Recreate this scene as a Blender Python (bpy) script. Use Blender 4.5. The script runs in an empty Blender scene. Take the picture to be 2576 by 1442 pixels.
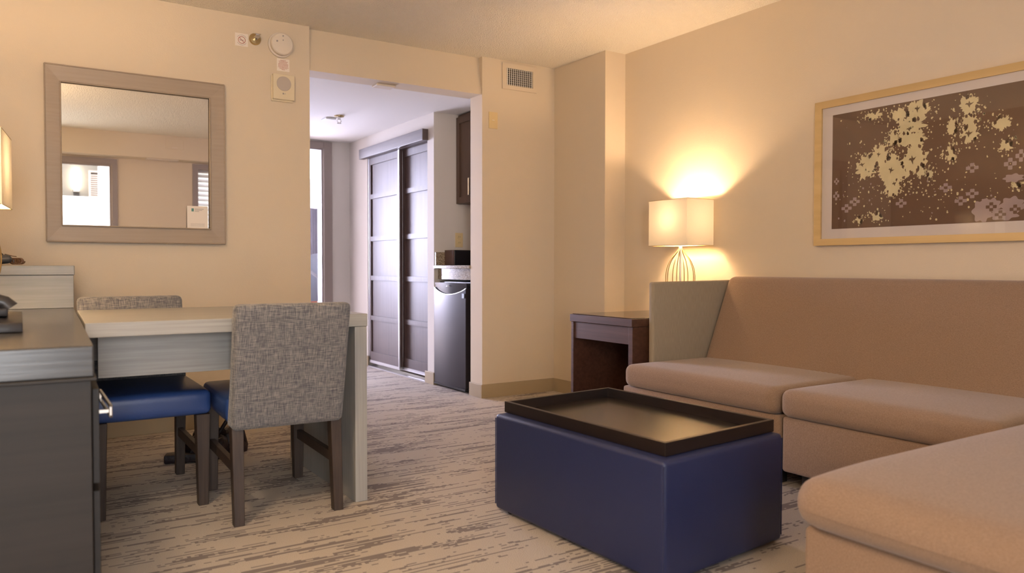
import bpy, bmesh, math, random
from mathutils import Vector, Matrix, noise

S = bpy.context.scene
COL = S.collection
random.seed(4)

# ------------------------------------------------------------------ camera
F_PX, YAW, PITCH, ROLL, CAM_H = 1937.0, 0.5727, 0.0258, 0.001, 0.97
cam_d = bpy.data.cameras.new('camera')
cam = bpy.data.objects.new('camera', cam_d)
COL.objects.link(cam)
S.camera = cam
cam_d.sensor_width = 36.0
cam_d.sensor_fit = 'HORIZONTAL'
cam_d.lens = F_PX / 2576 * 36
cam_d.clip_start = 0.02
r = Vector((math.cos(YAW), -math.sin(YAW), 0))
f = Vector((math.sin(YAW), math.cos(YAW), 0))
u = Vector((0, 0, 1))
f2 = f * math.cos(PITCH) - u * math.sin(PITCH)
u2 = u * math.cos(PITCH) + f * math.sin(PITCH)
r3 = r * math.cos(ROLL) + u2 * math.sin(ROLL)
u3 = u2 * math.cos(ROLL) - r * math.sin(ROLL)
m = Matrix((r3, u3, -f2)).transposed().to_4x4()
m.translation = (0, 0, CAM_H)
cam.matrix_world = m
cam_d.dof.use_dof = True
cam_d.dof.focus_distance = 3.9
cam_d.dof.aperture_fstop = 2.6

# ------------------------------------------------------------------ world, view
w = bpy.data.worlds.new('world')
S.world = w
w.use_nodes = True
w.node_tree.nodes['Background'].inputs[0].default_value = (0.86, 0.85, 1.0, 1)
w.node_tree.nodes['Background'].inputs[1].default_value = 1.6
S.view_settings.view_transform = 'Standard'
S.view_settings.look = 'None'
S.view_settings.exposure = 1.78
S.view_settings.gamma = 1.0
S.view_settings.use_curve_mapping = False


def area(name, loc, rot, sx, sy, power, color, portal=False):
    d = bpy.data.lights.new(name, 'AREA')
    d.shape = 'RECTANGLE'
    d.size, d.size_y = sx, sy
    d.energy = power
    d.color = color
    o = bpy.data.objects.new(name, d)
    o.location, o.rotation_euler = loc, rot
    COL.objects.link(o)
    if portal:
        d.cycles.is_portal = True
    return o


PI = math.pi
# sun over the roof: falls on the bedroom floor and into the atrium
sd_ = bpy.data.lights.new('sun', 'SUN')
sd_.energy = 5.0
sd_.angle = 0.02
sd_.color = (1.0, 0.96, 0.92)
so_ = bpy.data.objects.new('sun', sd_)
so_.rotation_euler = (math.radians(-43), 0, math.radians(6))
COL.objects.link(so_)
# daylight standing in the windows: bedroom, added unseen left window behind the camera, louvred window
area('window_daylight', (2.1, 10.80, 1.45), (-PI / 2, 0, 0), 3.7, 1.8, 360, (.72, .73, 1))
area('window_daylight', (-0.30, -1.50, 1.15), (PI / 2, 0, 0), 0.66, 1.85, 25, (.93, .96, 1))
area('window_daylight', (2.62, -1.62, 1.20), (PI / 2, 0, 0), 1.05, 1.8, 2, (.93, .96, 1))
# added warm fill light without a fixture, above and left of the view
cl_ = bpy.data.lights.new('warm_fill', 'POINT')
cl_.energy = 17
cl_.color = (1.0, .74, .48)
cl_.shadow_soft_size = .14
co_ = bpy.data.objects.new('warm_fill', cl_)
co_.location = (-0.35, 1.7, 2.22)
COL.objects.link(co_)


# ------------------------------------------------------------------ materials
def nt(name):
    mt = bpy.data.materials.new(name)
    mt.use_nodes = True
    t = mt.node_tree
    return mt, t, t.nodes['Principled BSDF']


def mat(name, col, rough=0.6, metal=0.0, bump=0.0, scale=80.0, spec=0.5, var=0.0, coat=0.0):
    mt, t, b = nt(name)
    b.inputs['Base Color'].default_value = (*col, 1)
    b.inputs['Roughness'].default_value = rough
    b.inputs['Metallic'].default_value = metal
    b.inputs['Specular IOR Level'].default_value = spec
    b.inputs['Coat Weight'].default_value = coat
    tc = t.nodes.new('ShaderNodeTexCoord')
    n = t.nodes.new('ShaderNodeTexNoise')
    n.inputs['Scale'].default_value = scale
    n.inputs['Detail'].default_value = 3
    t.links.new(tc.outputs['Object'], n.inputs['Vector'])
    if var > 0:
        mx = t.nodes.new('ShaderNodeMix')
        mx.data_type = 'RGBA'
        mx.inputs[6].default_value = (*[c * (1 - var) for c in col], 1)
        mx.inputs[7].default_value = (*[min(1, c * (1 + var)) for c in col], 1)
        t.links.new(n.outputs['Fac'], mx.inputs[0])
        t.links.new(mx.outputs[2], b.inputs['Base Color'])
    if bump > 0:
        bp = t.nodes.new('ShaderNodeBump')
        bp.inputs['Strength'].default_value = 1.0
        bp.inputs['Distance'].default_value = bump
        t.links.new(n.outputs['Fac'], bp.inputs['Height'])
        t.links.new(bp.outputs['Normal'], b.inputs['Normal'])
    return mt


def wood(name, c1, c2, axis='x', rough=0.4, scale=1.0, coat=0.0):
    """streaky grain running along the given object axis"""
    mt, t, b = nt(name)
    tc = t.nodes.new('ShaderNodeTexCoord')
    mp = t.nodes.new('ShaderNodeMapping')
    s = [90 * scale] * 3
    s['xyz'.index(axis)] = 3 * scale
    mp.inputs['Scale'].default_value = s
    n = t.nodes.new('ShaderNodeTexNoise')
    n.inputs['Scale'].default_value = 1.0
    n.inputs['Detail'].default_value = 5
    cr = t.nodes.new('ShaderNodeValToRGB')
    cr.color_ramp.elements[0].position = 0.3
    cr.color_ramp.elements[1].position = 0.7
    cr.color_ramp.elements[0].color = (*c1, 1)
    cr.color_ramp.elements[1].color = (*c2, 1)
    t.links.new(tc.outputs['Object'], mp.inputs[0])
    t.links.new(mp.outputs[0], n.inputs['Vector'])
    t.links.new(n.outputs['Fac'], cr.inputs[0])
    t.links.new(cr.outputs[0], b.inputs['Base Color'])
    bp = t.nodes.new('ShaderNodeBump')
    bp.inputs['Distance'].default_value = 0.0004
    t.links.new(n.outputs['Fac'], bp.inputs['Height'])
    t.links.new(bp.outputs['Normal'], b.inputs['Normal'])
    b.inputs['Roughness'].default_value = rough
    b.inputs['Coat Weight'].default_value = coat
    b.inputs['Coat Roughness'].default_value = 0.15
    return mt


def weave(name, dark, mid, light, fine=420.0, coarse=26.0, contrast=1.0, bump=0.0008):
    """cloth: long horizontal and vertical thread noise crossed"""
    mt, t, b = nt(name)
    tc = t.nodes.new('ShaderNodeTexCoord')
    outs = []
    for sc in ((coarse, coarse, fine), (fine, coarse * 3, coarse)):
        mp = t.nodes.new('ShaderNodeMapping')
        mp.inputs['Scale'].default_value = sc
        n = t.nodes.new('ShaderNodeTexNoise')
        n.inputs['Scale'].default_value = 1.0
        n.inputs['Detail'].default_value = 2
        t.links.new(tc.outputs['Object'], mp.inputs[0])
        t.links.new(mp.outputs[0], n.inputs['Vector'])
        outs.append(n)
    ad = t.nodes.new('ShaderNodeMath')
    ad.operation = 'ADD'
    t.links.new(outs[0].outputs['Fac'], ad.inputs[0])
    t.links.new(outs[1].outputs['Fac'], ad.inputs[1])
    mu = t.nodes.new('ShaderNodeMath')
    mu.operation = 'MULTIPLY'
    mu.inputs[1].default_value = 0.5
    t.links.new(ad.outputs[0], mu.inputs[0])
    cr = t.nodes.new('ShaderNodeValToRGB')
    e = cr.color_ramp.elements
    e[0].position = 0.5 - 0.14 / contrast
    e[0].color = (*dark, 1)
    e[1].position = 0.5 + 0.14 / contrast
    e[1].color = (*light, 1)
    k = e.new(0.5)
    k.color = (*mid, 1)
    t.links.new(mu.outputs[0], cr.inputs[0])
    t.links.new(cr.outputs[0], b.inputs['Base Color'])
    bp = t.nodes.new('ShaderNodeBump')
    bp.inputs['Distance'].default_value = bump
    t.links.new(mu.outputs[0], bp.inputs['Height'])
    t.links.new(bp.outputs['Normal'], b.inputs['Normal'])
    b.inputs['Roughness'].default_value = 0.9
    b.inputs['Specular IOR Level'].default_value = 0.2
    b.inputs['Sheen Weight'].default_value = 0.25
    return mt


def emit(name, col, strength):
    mt, t, b = nt(name)
    b.inputs['Base Color'].default_value = (*col, 1)
    b.inputs['Emission Color'].default_value = (*col, 1)
    b.inputs['Emission Strength'].default_value = strength
    return mt


def glass(name, tint=(1, 1, 1), ior=1.5, rough=0.0):
    mt, t, b = nt(name)
    t.nodes.remove(b)
    out = t.nodes['Material Output']
    g = t.nodes.new('ShaderNodeBsdfGlossy')
    g.inputs['Roughness'].default_value = rough
    tr = t.nodes.new('ShaderNodeBsdfTransparent')
    tr.inputs[0].default_value = (*tint, 1)
    fr = t.nodes.new('ShaderNodeFresnel')
    ge = t.nodes.new('ShaderNodeNewGeometry')
    io = t.nodes.new('ShaderNodeMapRange')
    io.inputs['To Min'].default_value = ior
    io.inputs['To Max'].default_value = 1 / ior
    t.links.new(ge.outputs['Backfacing'], io.inputs['Value'])
    t.links.new(io.outputs[0], fr.inputs[0])
    mx = t.nodes.new('ShaderNodeMixShader')
    t.links.new(fr.outputs[0], mx.inputs[0])
    t.links.new(tr.outputs[0], mx.inputs[1])
    t.links.new(g.outputs[0], mx.inputs[2])
    t.links.new(mx.outputs[0], out.inputs[0])
    return mt


def shade_cloth(name, col):
    mt, t, b = nt(name)
    t.nodes.remove(b)
    out = t.nodes['Material Output']
    tc = t.nodes.new('ShaderNodeTexCoord')
    n = t.nodes.new('ShaderNodeTexNoise')
    n.inputs['Scale'].default_value = 350
    cr = t.nodes.new('ShaderNodeMix')
    cr.data_type = 'RGBA'
    cr.inputs[6].default_value = (*[c * 0.88 for c in col], 1)
    cr.inputs[7].default_value = (*col, 1)
    t.links.new(tc.outputs['Object'], n.inputs['Vector'])
    t.links.new(n.outputs['Fac'], cr.inputs[0])
    d = t.nodes.new('ShaderNodeBsdfDiffuse')
    tl = t.nodes.new('ShaderNodeBsdfTranslucent')
    t.links.new(cr.outputs[2], d.inputs[0])
    t.links.new(cr.outputs[2], tl.inputs[0])
    mx = t.nodes.new('ShaderNodeMixShader')
    mx.inputs[0].default_value = 0.035
    t.links.new(d.outputs[0], mx.inputs[1])
    t.links.new(tl.outputs[0], mx.inputs[2])
    t.links.new(mx.outputs[0], out.inputs[0])
    return mt


def carpet_mat():
    mt, t, b = nt('carpet')
    tc = t.nodes.new('ShaderNodeTexCoord')
    # snap to tufts so streaks have stepped edges
    sn = t.nodes.new('ShaderNodeVectorMath')
    sn.operation = 'SNAP'
    sn.inputs[1].default_value = (0.012, 0.0075, 1.0)
    t.links.new(tc.outputs['Object'], sn.inputs[0])

    def ns(scale, detail, off, rough=0.6):
        mp = t.nodes.new('ShaderNodeMapping')
        mp.inputs['Scale'].default_value = scale
        mp.inputs['Location'].default_value = off
        n = t.nodes.new('ShaderNodeTexNoise')
        n.inputs['Scale'].default_value = 1
        n.inputs['Detail'].default_value = detail
        n.inputs['Roughness'].default_value = rough
        t.links.new(sn.outputs[0], mp.inputs[0])
        t.links.new(mp.outputs[0], n.inputs['Vector'])
        return n.outputs['Fac']

    def math_(op, a, bb):
        k = t.nodes.new('ShaderNodeMath')
        k.operation = op
        for i, v in enumerate((a, bb)):
            if isinstance(v, (int, float)):
                k.inputs[i].default_value = v
            else:
                t.links.new(v, k.inputs[i])
        return k.outputs[0]

    sep = t.nodes.new('ShaderNodeSeparateXYZ')
    t.links.new(sn.outputs[0], sep.inputs[0])
    row = t.nodes.new('ShaderNodeTexWhiteNoise')
    row.noise_dimensions = '1D'
    t.links.new(math_('MULTIPLY', sep.outputs['Y'], 137.31), row.inputs['W'])
    big = ns((2.6, 13.0, 0), 4, (3.1, 7.7, 0), 0.6)
    fine = ns((30.0, 110.0, 0), 2, (1, 4, 0), 0.6)
    seg = ns((2.2, 400.0, 0), 1, (5, 1, 0), 0.5)
    band = ns((0.4, 1.6, 0), 1, (9, 2, 0))
    val = math_('ADD', math_('MULTIPLY', big, 0.62), math_('MULTIPLY', fine, 0.24))
    val = math_('ADD', val, math_('MULTIPLY', row.outputs['Value'], 0.14))
    val = math_('ADD', val, math_('MULTIPLY', seg, 0.30))
    thr = math_('SUBTRACT', 0.755, math_('MULTIPLY', band, 0.11))
    mm = math_('GREATER_THAN', val, thr)
    pile = t.nodes.new('ShaderNodeTexNoise')
    pile.inputs['Scale'].default_value = 260
    pile.inputs['Detail'].default_value = 3
    t.links.new(tc.outputs['Object'], pile.inputs['Vector'])
    lightc = t.nodes.new('ShaderNodeMix')
    lightc.data_type = 'RGBA'
    lightc.inputs[6].default_value = (0.42, 0.365, 0.31, 1)
    lightc.inputs[7].default_value = (0.62, 0.55, 0.475, 1)
    t.links.new(pile.outputs['Fac'], lightc.inputs[0])
    cm = t.nodes.new('ShaderNodeMix')
    cm.data_type = 'RGBA'
    cm.inputs[7].default_value = (0.215, 0.185, 0.178, 1)
    t.links.new(math_('MULTIPLY', mm, 0.9), cm.inputs[0])
    t.links.new(lightc.outputs[2], cm.inputs[6])
    t.links.new(cm.outputs[2], b.inputs['Base Color'])
    b.inputs['Roughness'].default_value = 1.0
    b.inputs['Specular IOR Level'].default_value = 0.1
    bp = t.nodes.new('ShaderNodeBump')
    bp.inputs['Distance'].default_value = 0.004
    t.links.new(pile.outputs['Fac'], bp.inputs['Height'])
    t.links.new(bp.outputs['Normal'], b.inputs['Normal'])
    return mt


def popcorn():
    mt, t, b = nt('ceiling_texture')
    b.inputs['Base Color'].default_value = (0.90, 0.83, 0.72, 1)
    b.inputs['Roughness'].default_value = 0.95
    b.inputs['Specular IOR Level'].default_value = 0.1
    tc = t.nodes.new('ShaderNodeTexCoord')
    v = t.nodes.new('ShaderNodeTexVoronoi')
    v.inputs['Scale'].default_value = 130
    n = t.nodes.new('ShaderNodeTexNoise')
    n.inputs['Scale'].default_value = 90
    n.inputs['Detail'].default_value = 4
    t.links.new(tc.outputs['Object'], v.inputs['Vector'])
    t.links.new(tc.outputs['Object'], n.inputs['Vector'])
    a = t.nodes.new('ShaderNodeMath')
    a.operation = 'SUBTRACT'
    t.links.new(n.outputs['Fac'], a.inputs[0])
    t.links.new(v.outputs['Distance'], a.inputs[1])
    bp = t.nodes.new('ShaderNodeBump')
    bp.inputs['Distance'].default_value = 0.006
    t.links.new(a.outputs[0], bp.inputs['Height'])
    t.links.new(bp.outputs['Normal'], b.inputs['Normal'])
    return mt


def granite():
    mt, t, b = nt('granite')
    tc = t.nodes.new('ShaderNodeTexCoord')
    n = t.nodes.new('ShaderNodeTexNoise')
    n.inputs['Scale'].default_value = 110
    n.inputs['Detail'].default_value = 5
    n.inputs['Roughness'].default_value = 0.75
    t.links.new(tc.outputs['Object'], n.inputs['Vector'])
    cr = t.nodes.new('ShaderNodeValToRGB')
    e = cr.color_ramp.elements
    e[0].position = 0.40
    e[0].color = (0.05, 0.035, 0.025, 1)
    e[1].position = 0.62
    e[1].color = (0.55, 0.48, 0.38, 1)
    k = e.new(0.5)
    k.color = (0.30, 0.22, 0.13, 1)
    t.links.new(n.outputs['Fac'], cr.inputs[0])
    t.links.new(cr.outputs[0], b.inputs['Base Color'])
    b.inputs['Roughness'].default_value = 0.12
    return mt


M = {}
M['wall'] = mat('wall_paint', (0.68, 0.575, 0.44), 0.75, bump=0.0006, scale=220, spec=0.25)
M['hall_paint'] = mat('hall_paint', (0.66, 0.61, 0.56), 0.7, bump=0.0005, scale=220, spec=0.25)
M['hall_ceiling'] = mat('hall_ceiling_paint', (0.82, 0.80, 0.78), 0.8, bump=0.0004, scale=200, spec=0.2)
M['ceiling'] = popcorn()
M['carpet'] = carpet_mat()
M['baseboard'] = mat('baseboard_vinyl', (0.40, 0.315, 0.20), 0.5, spec=0.4, bump=0.0002)
M['trim_taupe'] = mat('taupe_trim', (0.30, 0.245, 0.22), 0.45, bump=0.0002)
M['mirror_frame'] = wood('mirror_frame_wood', (0.345, 0.268, 0.20), (0.375, 0.295, 0.222), 'x', 0.45)
M['mirror'] = mat('mirror_silver', (0.80, 0.78, 0.74), 0.0, 1.0)
M['white_plastic'] = mat('white_plastic', (0.72, 0.64, 0.55), 0.45, bump=0.0001)
M['cream_plastic'] = mat('cream_plastic', (0.72, 0.62, 0.44), 0.45)
M['cream_grille'] = mat('cream_grille', (0.50, 0.43, 0.38), 0.7, bump=0.0006, scale=900)
M['almond'] = mat('almond_plastic', (0.72, 0.56, 0.30), 0.4)
M['paper'] = mat('paper_white', (0.82, 0.74, 0.66), 0.7)
M['red_ink'] = mat('red_ink', (0.42, 0.12, 0.09), 0.7)
M['grey_ink'] = mat('grey_ink', (0.30, 0.27, 0.27), 0.7)
M['teal_ink'] = mat('teal_ink', (0.10, 0.26, 0.24), 0.7)
M['dark'] = mat('dark_plastic', (0.02, 0.018, 0.02), 0.35)
M['duct'] = mat('duct_dark', (0.03, 0.018, 0.012), 0.8)
M['chrome'] = mat('chrome', (0.75, 0.73, 0.70), 0.18, 1.0)
M['brass'] = mat('brass', (0.55, 0.42, 0.22), 0.28, 1.0)
M['nickel'] = mat('brushed_nickel', (0.62, 0.58, 0.53), 0.32, 1.0, bump=0.0001, scale=400)
M['alu'] = mat('aluminium', (0.50, 0.49, 0.50), 0.38, 1.0)
M['closet'] = wood('closet_wood', (0.060, 0.034, 0.030), (0.090, 0.053, 0.046), 'z', 0.5, 0.5)
M['valance'] = wood('valance_wood', (0.085, 0.060, 0.052), (0.115, 0.082, 0.072), 'y', 0.4, 0.5)
M['cabinet'] = wood('cabinet_wood', (0.080, 0.045, 0.028), (0.115, 0.066, 0.042), 'z', 0.42, 0.6)
M['end_table'] = wood('end_table_wood', (0.062, 0.026, 0.016), (0.105, 0.046, 0.029), 'y', 0.45, 0.6)
M['chair_wood'] = wood('chair_leg_wood', (0.030, 0.018, 0.013), (0.058, 0.037, 0.026), 'z', 0.48)
M['grey_wood'] = wood('driftwood_grey', (0.30, 0.288, 0.265), (0.39, 0.375, 0.35), 'x', 0.38)
M['grey_wood_v'] = wood('driftwood_grey_upright', (0.32, 0.307, 0.282), (0.40, 0.383, 0.355), 'z', 0.42)
M['dresser_top'] = wood('dresser_top_grey', (0.040, 0.038, 0.038), (0.065, 0.062, 0.061), 'x', 0.26)
M['dresser_body'] = wood('dresser_body_brown', (0.012, 0.009, 0.007), (0.022, 0.016, 0.013), 'x', 0.6, 0.5)
M['shelf_grey'] = wood('shelf_grey', (0.20, 0.197, 0.19), (0.25, 0.247, 0.238), 'x', 0.4)
M['chair_cloth'] = weave('chair_weave', (0.085, 0.085, 0.100), (0.165, 0.158, 0.158), (0.275, 0.255, 0.238), 480, 30, 1.25)
M['sofa_cloth'] = weave('sofa_weave', (0.230, 0.148, 0.096), (0.290, 0.190, 0.127), (0.345, 0.232, 0.160), 700, 150, 0.9, 0.0004)
M['sofa_arm'] = wood('sofa_ribbed_weave', (0.27, 0.222, 0.158), (0.37, 0.305, 0.222), 'z', 0.9, 7.0)
M['navy_seat'] = mat('navy_seat_leather', (0.030, 0.066, 0.210), 0.33, bump=0.0003, scale=160)
M['navy'] = mat('navy_ottoman_leather', (0.020, 0.027, 0.084), 0.42, bump=0.0004, scale=260, spec=0.45)
M['tray'] = mat('black_tray_lacquer', (0.012, 0.007, 0.006), 0.35, spec=0.6)
M['tray_floor'] = mat('black_tray_floor_lacquer', (0.014, 0.009, 0.007), 0.22, spec=0.9, bump=0.00015, scale=12)
M['fridge'] = mat('fridge_black_steel', (0.035, 0.028, 0.031), 0.34, 0.4, bump=0.00015, scale=200)
M['black'] = mat('black_gloss', (0.008, 0.007, 0.010), 0.2)
M['granite'] = granite()
M['gold'] = wood('gold_leaf', (0.56, 0.38, 0.16), (0.66, 0.46, 0.21), 'y', 0.4, 0.25)
M['mat_board'] = mat('mat_board', (0.66, 0.59, 0.56), 0.8)
M['art_brown'] = mat('art_brown', (0.130, 0.065, 0.035), 0.8, var=0.10, scale=5)
M['art_cream'] = mat('art_cream', (0.66, 0.57, 0.34), 0.8, var=0.16, scale=18)
M['art_lilac'] = mat('art_lilac', (0.36, 0.27, 0.27), 0.8, var=0.10, scale=18)
M['art_bird'] = mat('art_bird', (0.13, 0.075, 0.035), 0.8)
M['pane'] = glass('clear_pane')
M['shade'] = shade_cloth('lamp_shade_linen', (0.80, 0.72, 0.58))
M['bulb'] = emit('bulb_glow', (1.0, 0.72, 0.40), 30.0)
M['bag'] = mat('bag_black_nylon', (0.014, 0.008, 0.010), 0.42, bump=0.006, scale=22)
M['bag_trim'] = mat('bag_cream_trim', (0.45, 0.30, 0.17), 0.6)
M['cord'] = mat('brown_cord', (0.16, 0.075, 0.03), 0.4)
M['dark_grey'] = mat('dark_grey_plastic', (0.045, 0.05, 0.062), 0.3)
M['white_paint'] = mat('white_paint', (0.80, 0.80, 0.80), 0.6)
M['atrium_grey'] = mat('atrium_grey', (0.10, 0.092, 0.078), 0.8)
M['mesh_white'] = mat('white_mesh', (0.13, 0.135, 0.15), 0.5, bump=0.002, scale=300)
M['curtain'] = mat('curtain_grey', (0.075, 0.068, 0.074), 0.9, bump=0.0005)
M['desk_brown'] = mat('desk_brown', (0.20, 0.055, 0.025), 0.4)


# ------------------------------------------------------------------ builders
def thing(name, label, cat, loc=(0, 0, 0), rz=0.0, group=None):
    o = bpy.data.objects.new(name, None)
    COL.objects.link(o)
    o.empty_display_size = 0.05
    o.location = loc
    o.rotation_euler = (0, 0, rz)
    o['label'] = label
    o['category'] = cat
    if group:
        o['group'] = group
    return o


def base_matrix(o):
    while o.parent:
        o = o.parent
    return Matrix.Translation(o.location) @ Matrix.Rotation(o.rotation_euler.z, 4, 'Z')


def obj(name, bm, material, parent=None, smooth=False, label=None):
    """bm is modelled in world space; it is stored in the frame of its top-level thing"""
    if parent:
        bm.transform(base_matrix(parent).inverted())
    me = bpy.data.meshes.new(name)
    bm.normal_update()
    bm.to_mesh(me)
    bm.free()
    mats = material if isinstance(material, (list, tuple)) else [material]
    for k in mats:
        me.materials.append(k)
    if smooth:
        me.polygons.foreach_set('use_smooth', [True] * len(me.polygons))
        try:
            me.set_sharp_from_angle(angle=math.radians(40))
        except Exception:
            pass
    o = bpy.data.objects.new(name, me)
    COL.objects.link(o)
    if parent:
        o.parent = parent
    if label:
        o['label'] = label
    return o


def solo(name, bm, material, label, cat, smooth=False, group=None):
    o = obj(name, bm, material, None, smooth)
    o['label'] = label
    o['category'] = cat
    if group:
        o['group'] = group
    return o


def struct(name, bm, material, parent=None, smooth=False):
    o = obj(name, bm, material, parent, smooth)
    if not parent:
        o['kind'] = 'structure'
    return o


def box(bm, x0, x1, y0, y1, z0, z1, bev=0.0, seg=2, mi=0):
    vs = [bm.verts.new(p) for p in ((x0, y0, z0), (x1, y0, z0), (x1, y1, z0), (x0, y1, z0),
                                    (x0, y0, z1), (x1, y0, z1), (x1, y1, z1), (x0, y1, z1))]
    fs = [bm.faces.new([vs[i] for i in q]) for q in
          ((3, 2, 1, 0), (4, 5, 6, 7), (0, 1, 5, 4), (1, 2, 6, 5), (2, 3, 7, 6), (3, 0, 4, 7))]
    for q in fs:
        q.material_index = mi
    if bev > 0:
        es = {e for q in fs for e in q.edges}
        bmesh.ops.bevel(bm, geom=list(es), offset=bev, segments=seg, profile=0.5, affect='EDGES')
    return bm


def B(*a, **k):
    return box(bmesh.new(), *a, **k)


def prism(poly, axis, a0, a1, bev=0.0, seg=2, bm=None):
    """extrude a polygon. axis 'x': pts are (y,z); 'y': (x,z); 'z': (x,y)"""
    bm = bm or bmesh.new()

    def P(p, a):
        return {'x': (a, p[0], p[1]), 'y': (p[0], a, p[1]), 'z': (p[0], p[1], a)}[axis]
    A = [bm.verts.new(P(p, a0)) for p in poly]
    Bv = [bm.verts.new(P(p, a1)) for p in poly]
    fs = [bm.faces.new(A), bm.faces.new(list(reversed(Bv)))]
    n = len(poly)
    for i in range(n):
        fs.append(bm.faces.new([A[(i + 1) % n], A[i], Bv[i], Bv[(i + 1) % n]]))
    bmesh.ops.recalc_face_normals(bm, faces=fs)
    if bev > 0:
        es = {e for q in fs for e in q.edges}
        bmesh.ops.bevel(bm, geom=list(es), offset=bev, segments=seg, profile=0.5, affect='EDGES')
    return bm


def tube(path, rad, bm=None, n=8, closed=False):
    bm = bm or bmesh.new()
    path = [Vector(p) for p in path]
    rings = []
    N = len(path)
    prev = None
    for i, p in enumerate(path):
        if closed:
            d = path[(i + 1) % N] - path[i - 1]
        else:
            d = path[min(i + 1, N - 1)] - path[max(i - 1, 0)]
        d.normalize()
        if prev is None:
            a = d.orthogonal().normalized()
        else:
            a = (prev - d * prev.dot(d)).normalized()
        prev = a
        b = d.cross(a)
        rr = rad(i / (N - 1)) if callable(rad) else rad
        rings.append([bm.verts.new(p + (a * math.cos(2 * PI * k / n) + b * math.sin(2 * PI * k / n)) * rr)
                      for k in range(n)])
    for i in range(N if closed else N - 1):
        R0, R1 = rings[i], rings[(i + 1) % N]
        for k in range(n):
            bm.faces.new([R0[k], R0[(k + 1) % n], R1[(k + 1) % n], R1[k]])
    if not closed:
        bm.faces.new(list(reversed(rings[0])))
        bm.faces.new(rings[-1])
    bmesh.ops.recalc_face_normals(bm, faces=bm.faces)
    return bm


def lathe(prof, center, axis='z', n=32, bm=None):
    """prof: (radius, offset along axis)"""
    bm = bm or bmesh.new()
    c = Vector(center)
    rings = []
    for rr, h in prof:
        ring = []
        for k in range(n):
            a = 2 * PI * k / n
            if axis == 'z':
                p = Vector((rr * math.cos(a), rr * math.sin(a), h))
            elif axis == 'y':
                p = Vector((rr * math.cos(a), h, rr * math.sin(a)))
            else:
                p = Vector((h, rr * math.cos(a), rr * math.sin(a)))
            ring.append(bm.verts.new(c + p))
        rings.append(ring)
    for i in range(len(rings) - 1):
        for k in range(n):
            bm.faces.new([rings[i][k], rings[i][(k + 1) % n], rings[i + 1][(k + 1) % n], rings[i + 1][k]])
    bm.faces.new(rings[0])
    bm.faces.new(rings[-1])
    bmesh.ops.recalc_face_normals(bm, faces=bm.faces)
    return bm


def soft(x0, x1, y0, y1, z0, z1, rad, crown=0.0, side=0.0, n=(14, 14, 6), warp=None):
    """upholstery block: rounded edges, crowned top and bottom, slightly bulging sides"""
    bm = bmesh.new()
    c = Vector(((x0 + x1) / 2, (y0 + y1) / 2, (z0 + z1) / 2))
    hx, hy, hz = (x1 - x0) / 2, (y1 - y0) / 2, (z1 - z0) / 2
    H = (hx, hy, hz)

    def axis_pts(h, k):
        # grid lines concentrated near the rounded rim
        q = [-h + rad * (1 - math.cos(i / 4 * PI / 2)) for i in range(4)]
        inner = [-(h - rad) + 2 * (h - rad) * i / k for i in range(k + 1)]
        return q + inner + [-v for v in reversed(q)]
    G = [axis_pts(H[i], n[i]) for i in range(3)]
    cache = {}

    def V(i, j, k):
        key = (i, j, k)
        if key in cache:
            return cache[key]
        p = Vector((G[0][i], G[1][j], G[2][k]))
        q = Vector([max(-(H[a] - rad), min(H[a] - rad, p[a])) for a in range(3)])
        d = p - q
        if d.length > 1e-9:
            mx = max(abs(d[a]) for a in range(3))
            p = q + d.normalized() * min(rad, mx if mx > 0 else rad) if d.length <= rad else q + d.normalized() * rad
        uu, vv, ww = p.x / hx, p.y / hy, p.z / hz
        p.z += crown * ww * (1 - abs(uu) ** 3) * (1 - abs(vv) ** 3)
        p.x += side * uu * (1 - ww * ww) * (1 - abs(vv) ** 4)
        p.y += side * vv * (1 - ww * ww) * (1 - abs(uu) ** 4)
        p = p + c
        if warp:
            p = warp(p)
        v = bm.verts.new(p)
        cache[key] = v
        return v
    I, J, K = len(G[0]), len(G[1]), len(G[2])
    for i in range(I - 1):
        for j in range(J - 1):
            bm.faces.new([V(i, j, 0), V(i, j + 1, 0), V(i + 1, j + 1, 0), V(i + 1, j, 0)])
            bm.faces.new([V(i, j, K - 1), V(i + 1, j, K - 1), V(i + 1, j + 1, K - 1), V(i, j + 1, K - 1)])
    for i in range(I - 1):
        for k in range(K - 1):
            bm.faces.new([V(i, 0, k), V(i + 1, 0, k), V(i + 1, 0, k + 1), V(i, 0, k + 1)])
            bm.faces.new([V(i, J - 1, k), V(i, J - 1, k + 1), V(i + 1, J - 1, k + 1), V(i + 1, J - 1, k)])
    for j in range(J - 1):
        for k in range(K - 1):
            bm.faces.new([V(0, j, k), V(0, j, k + 1), V(0, j + 1, k + 1), V(0, j + 1, k)])
            bm.faces.new([V(I - 1, j, k), V(I - 1, j + 1, k), V(I - 1, j + 1, k + 1), V(I - 1, j, k + 1)])
    bmesh.ops.recalc_face_normals(bm, faces=bm.faces)
    return bm


def disc(bm, c, rad, axis, n=20, mi=0):
    vs = []
    for k in range(n):
        a = 2 * PI * k / n
        if axis == 'y':
            vs.append(bm.verts.new((c[0] + rad * math.cos(a), c[1], c[2] + rad * math.sin(a))))
        elif axis == 'x':
            vs.append(bm.verts.new((c[0], c[1] + rad * math.cos(a), c[2] + rad * math.sin(a))))
        else:
            vs.append(bm.verts.new((c[0] + rad * math.cos(a), c[1] + rad * math.sin(a), c[2])))
    q = bm.faces.new(vs)
    q.material_index = mi
    return bm


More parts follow.
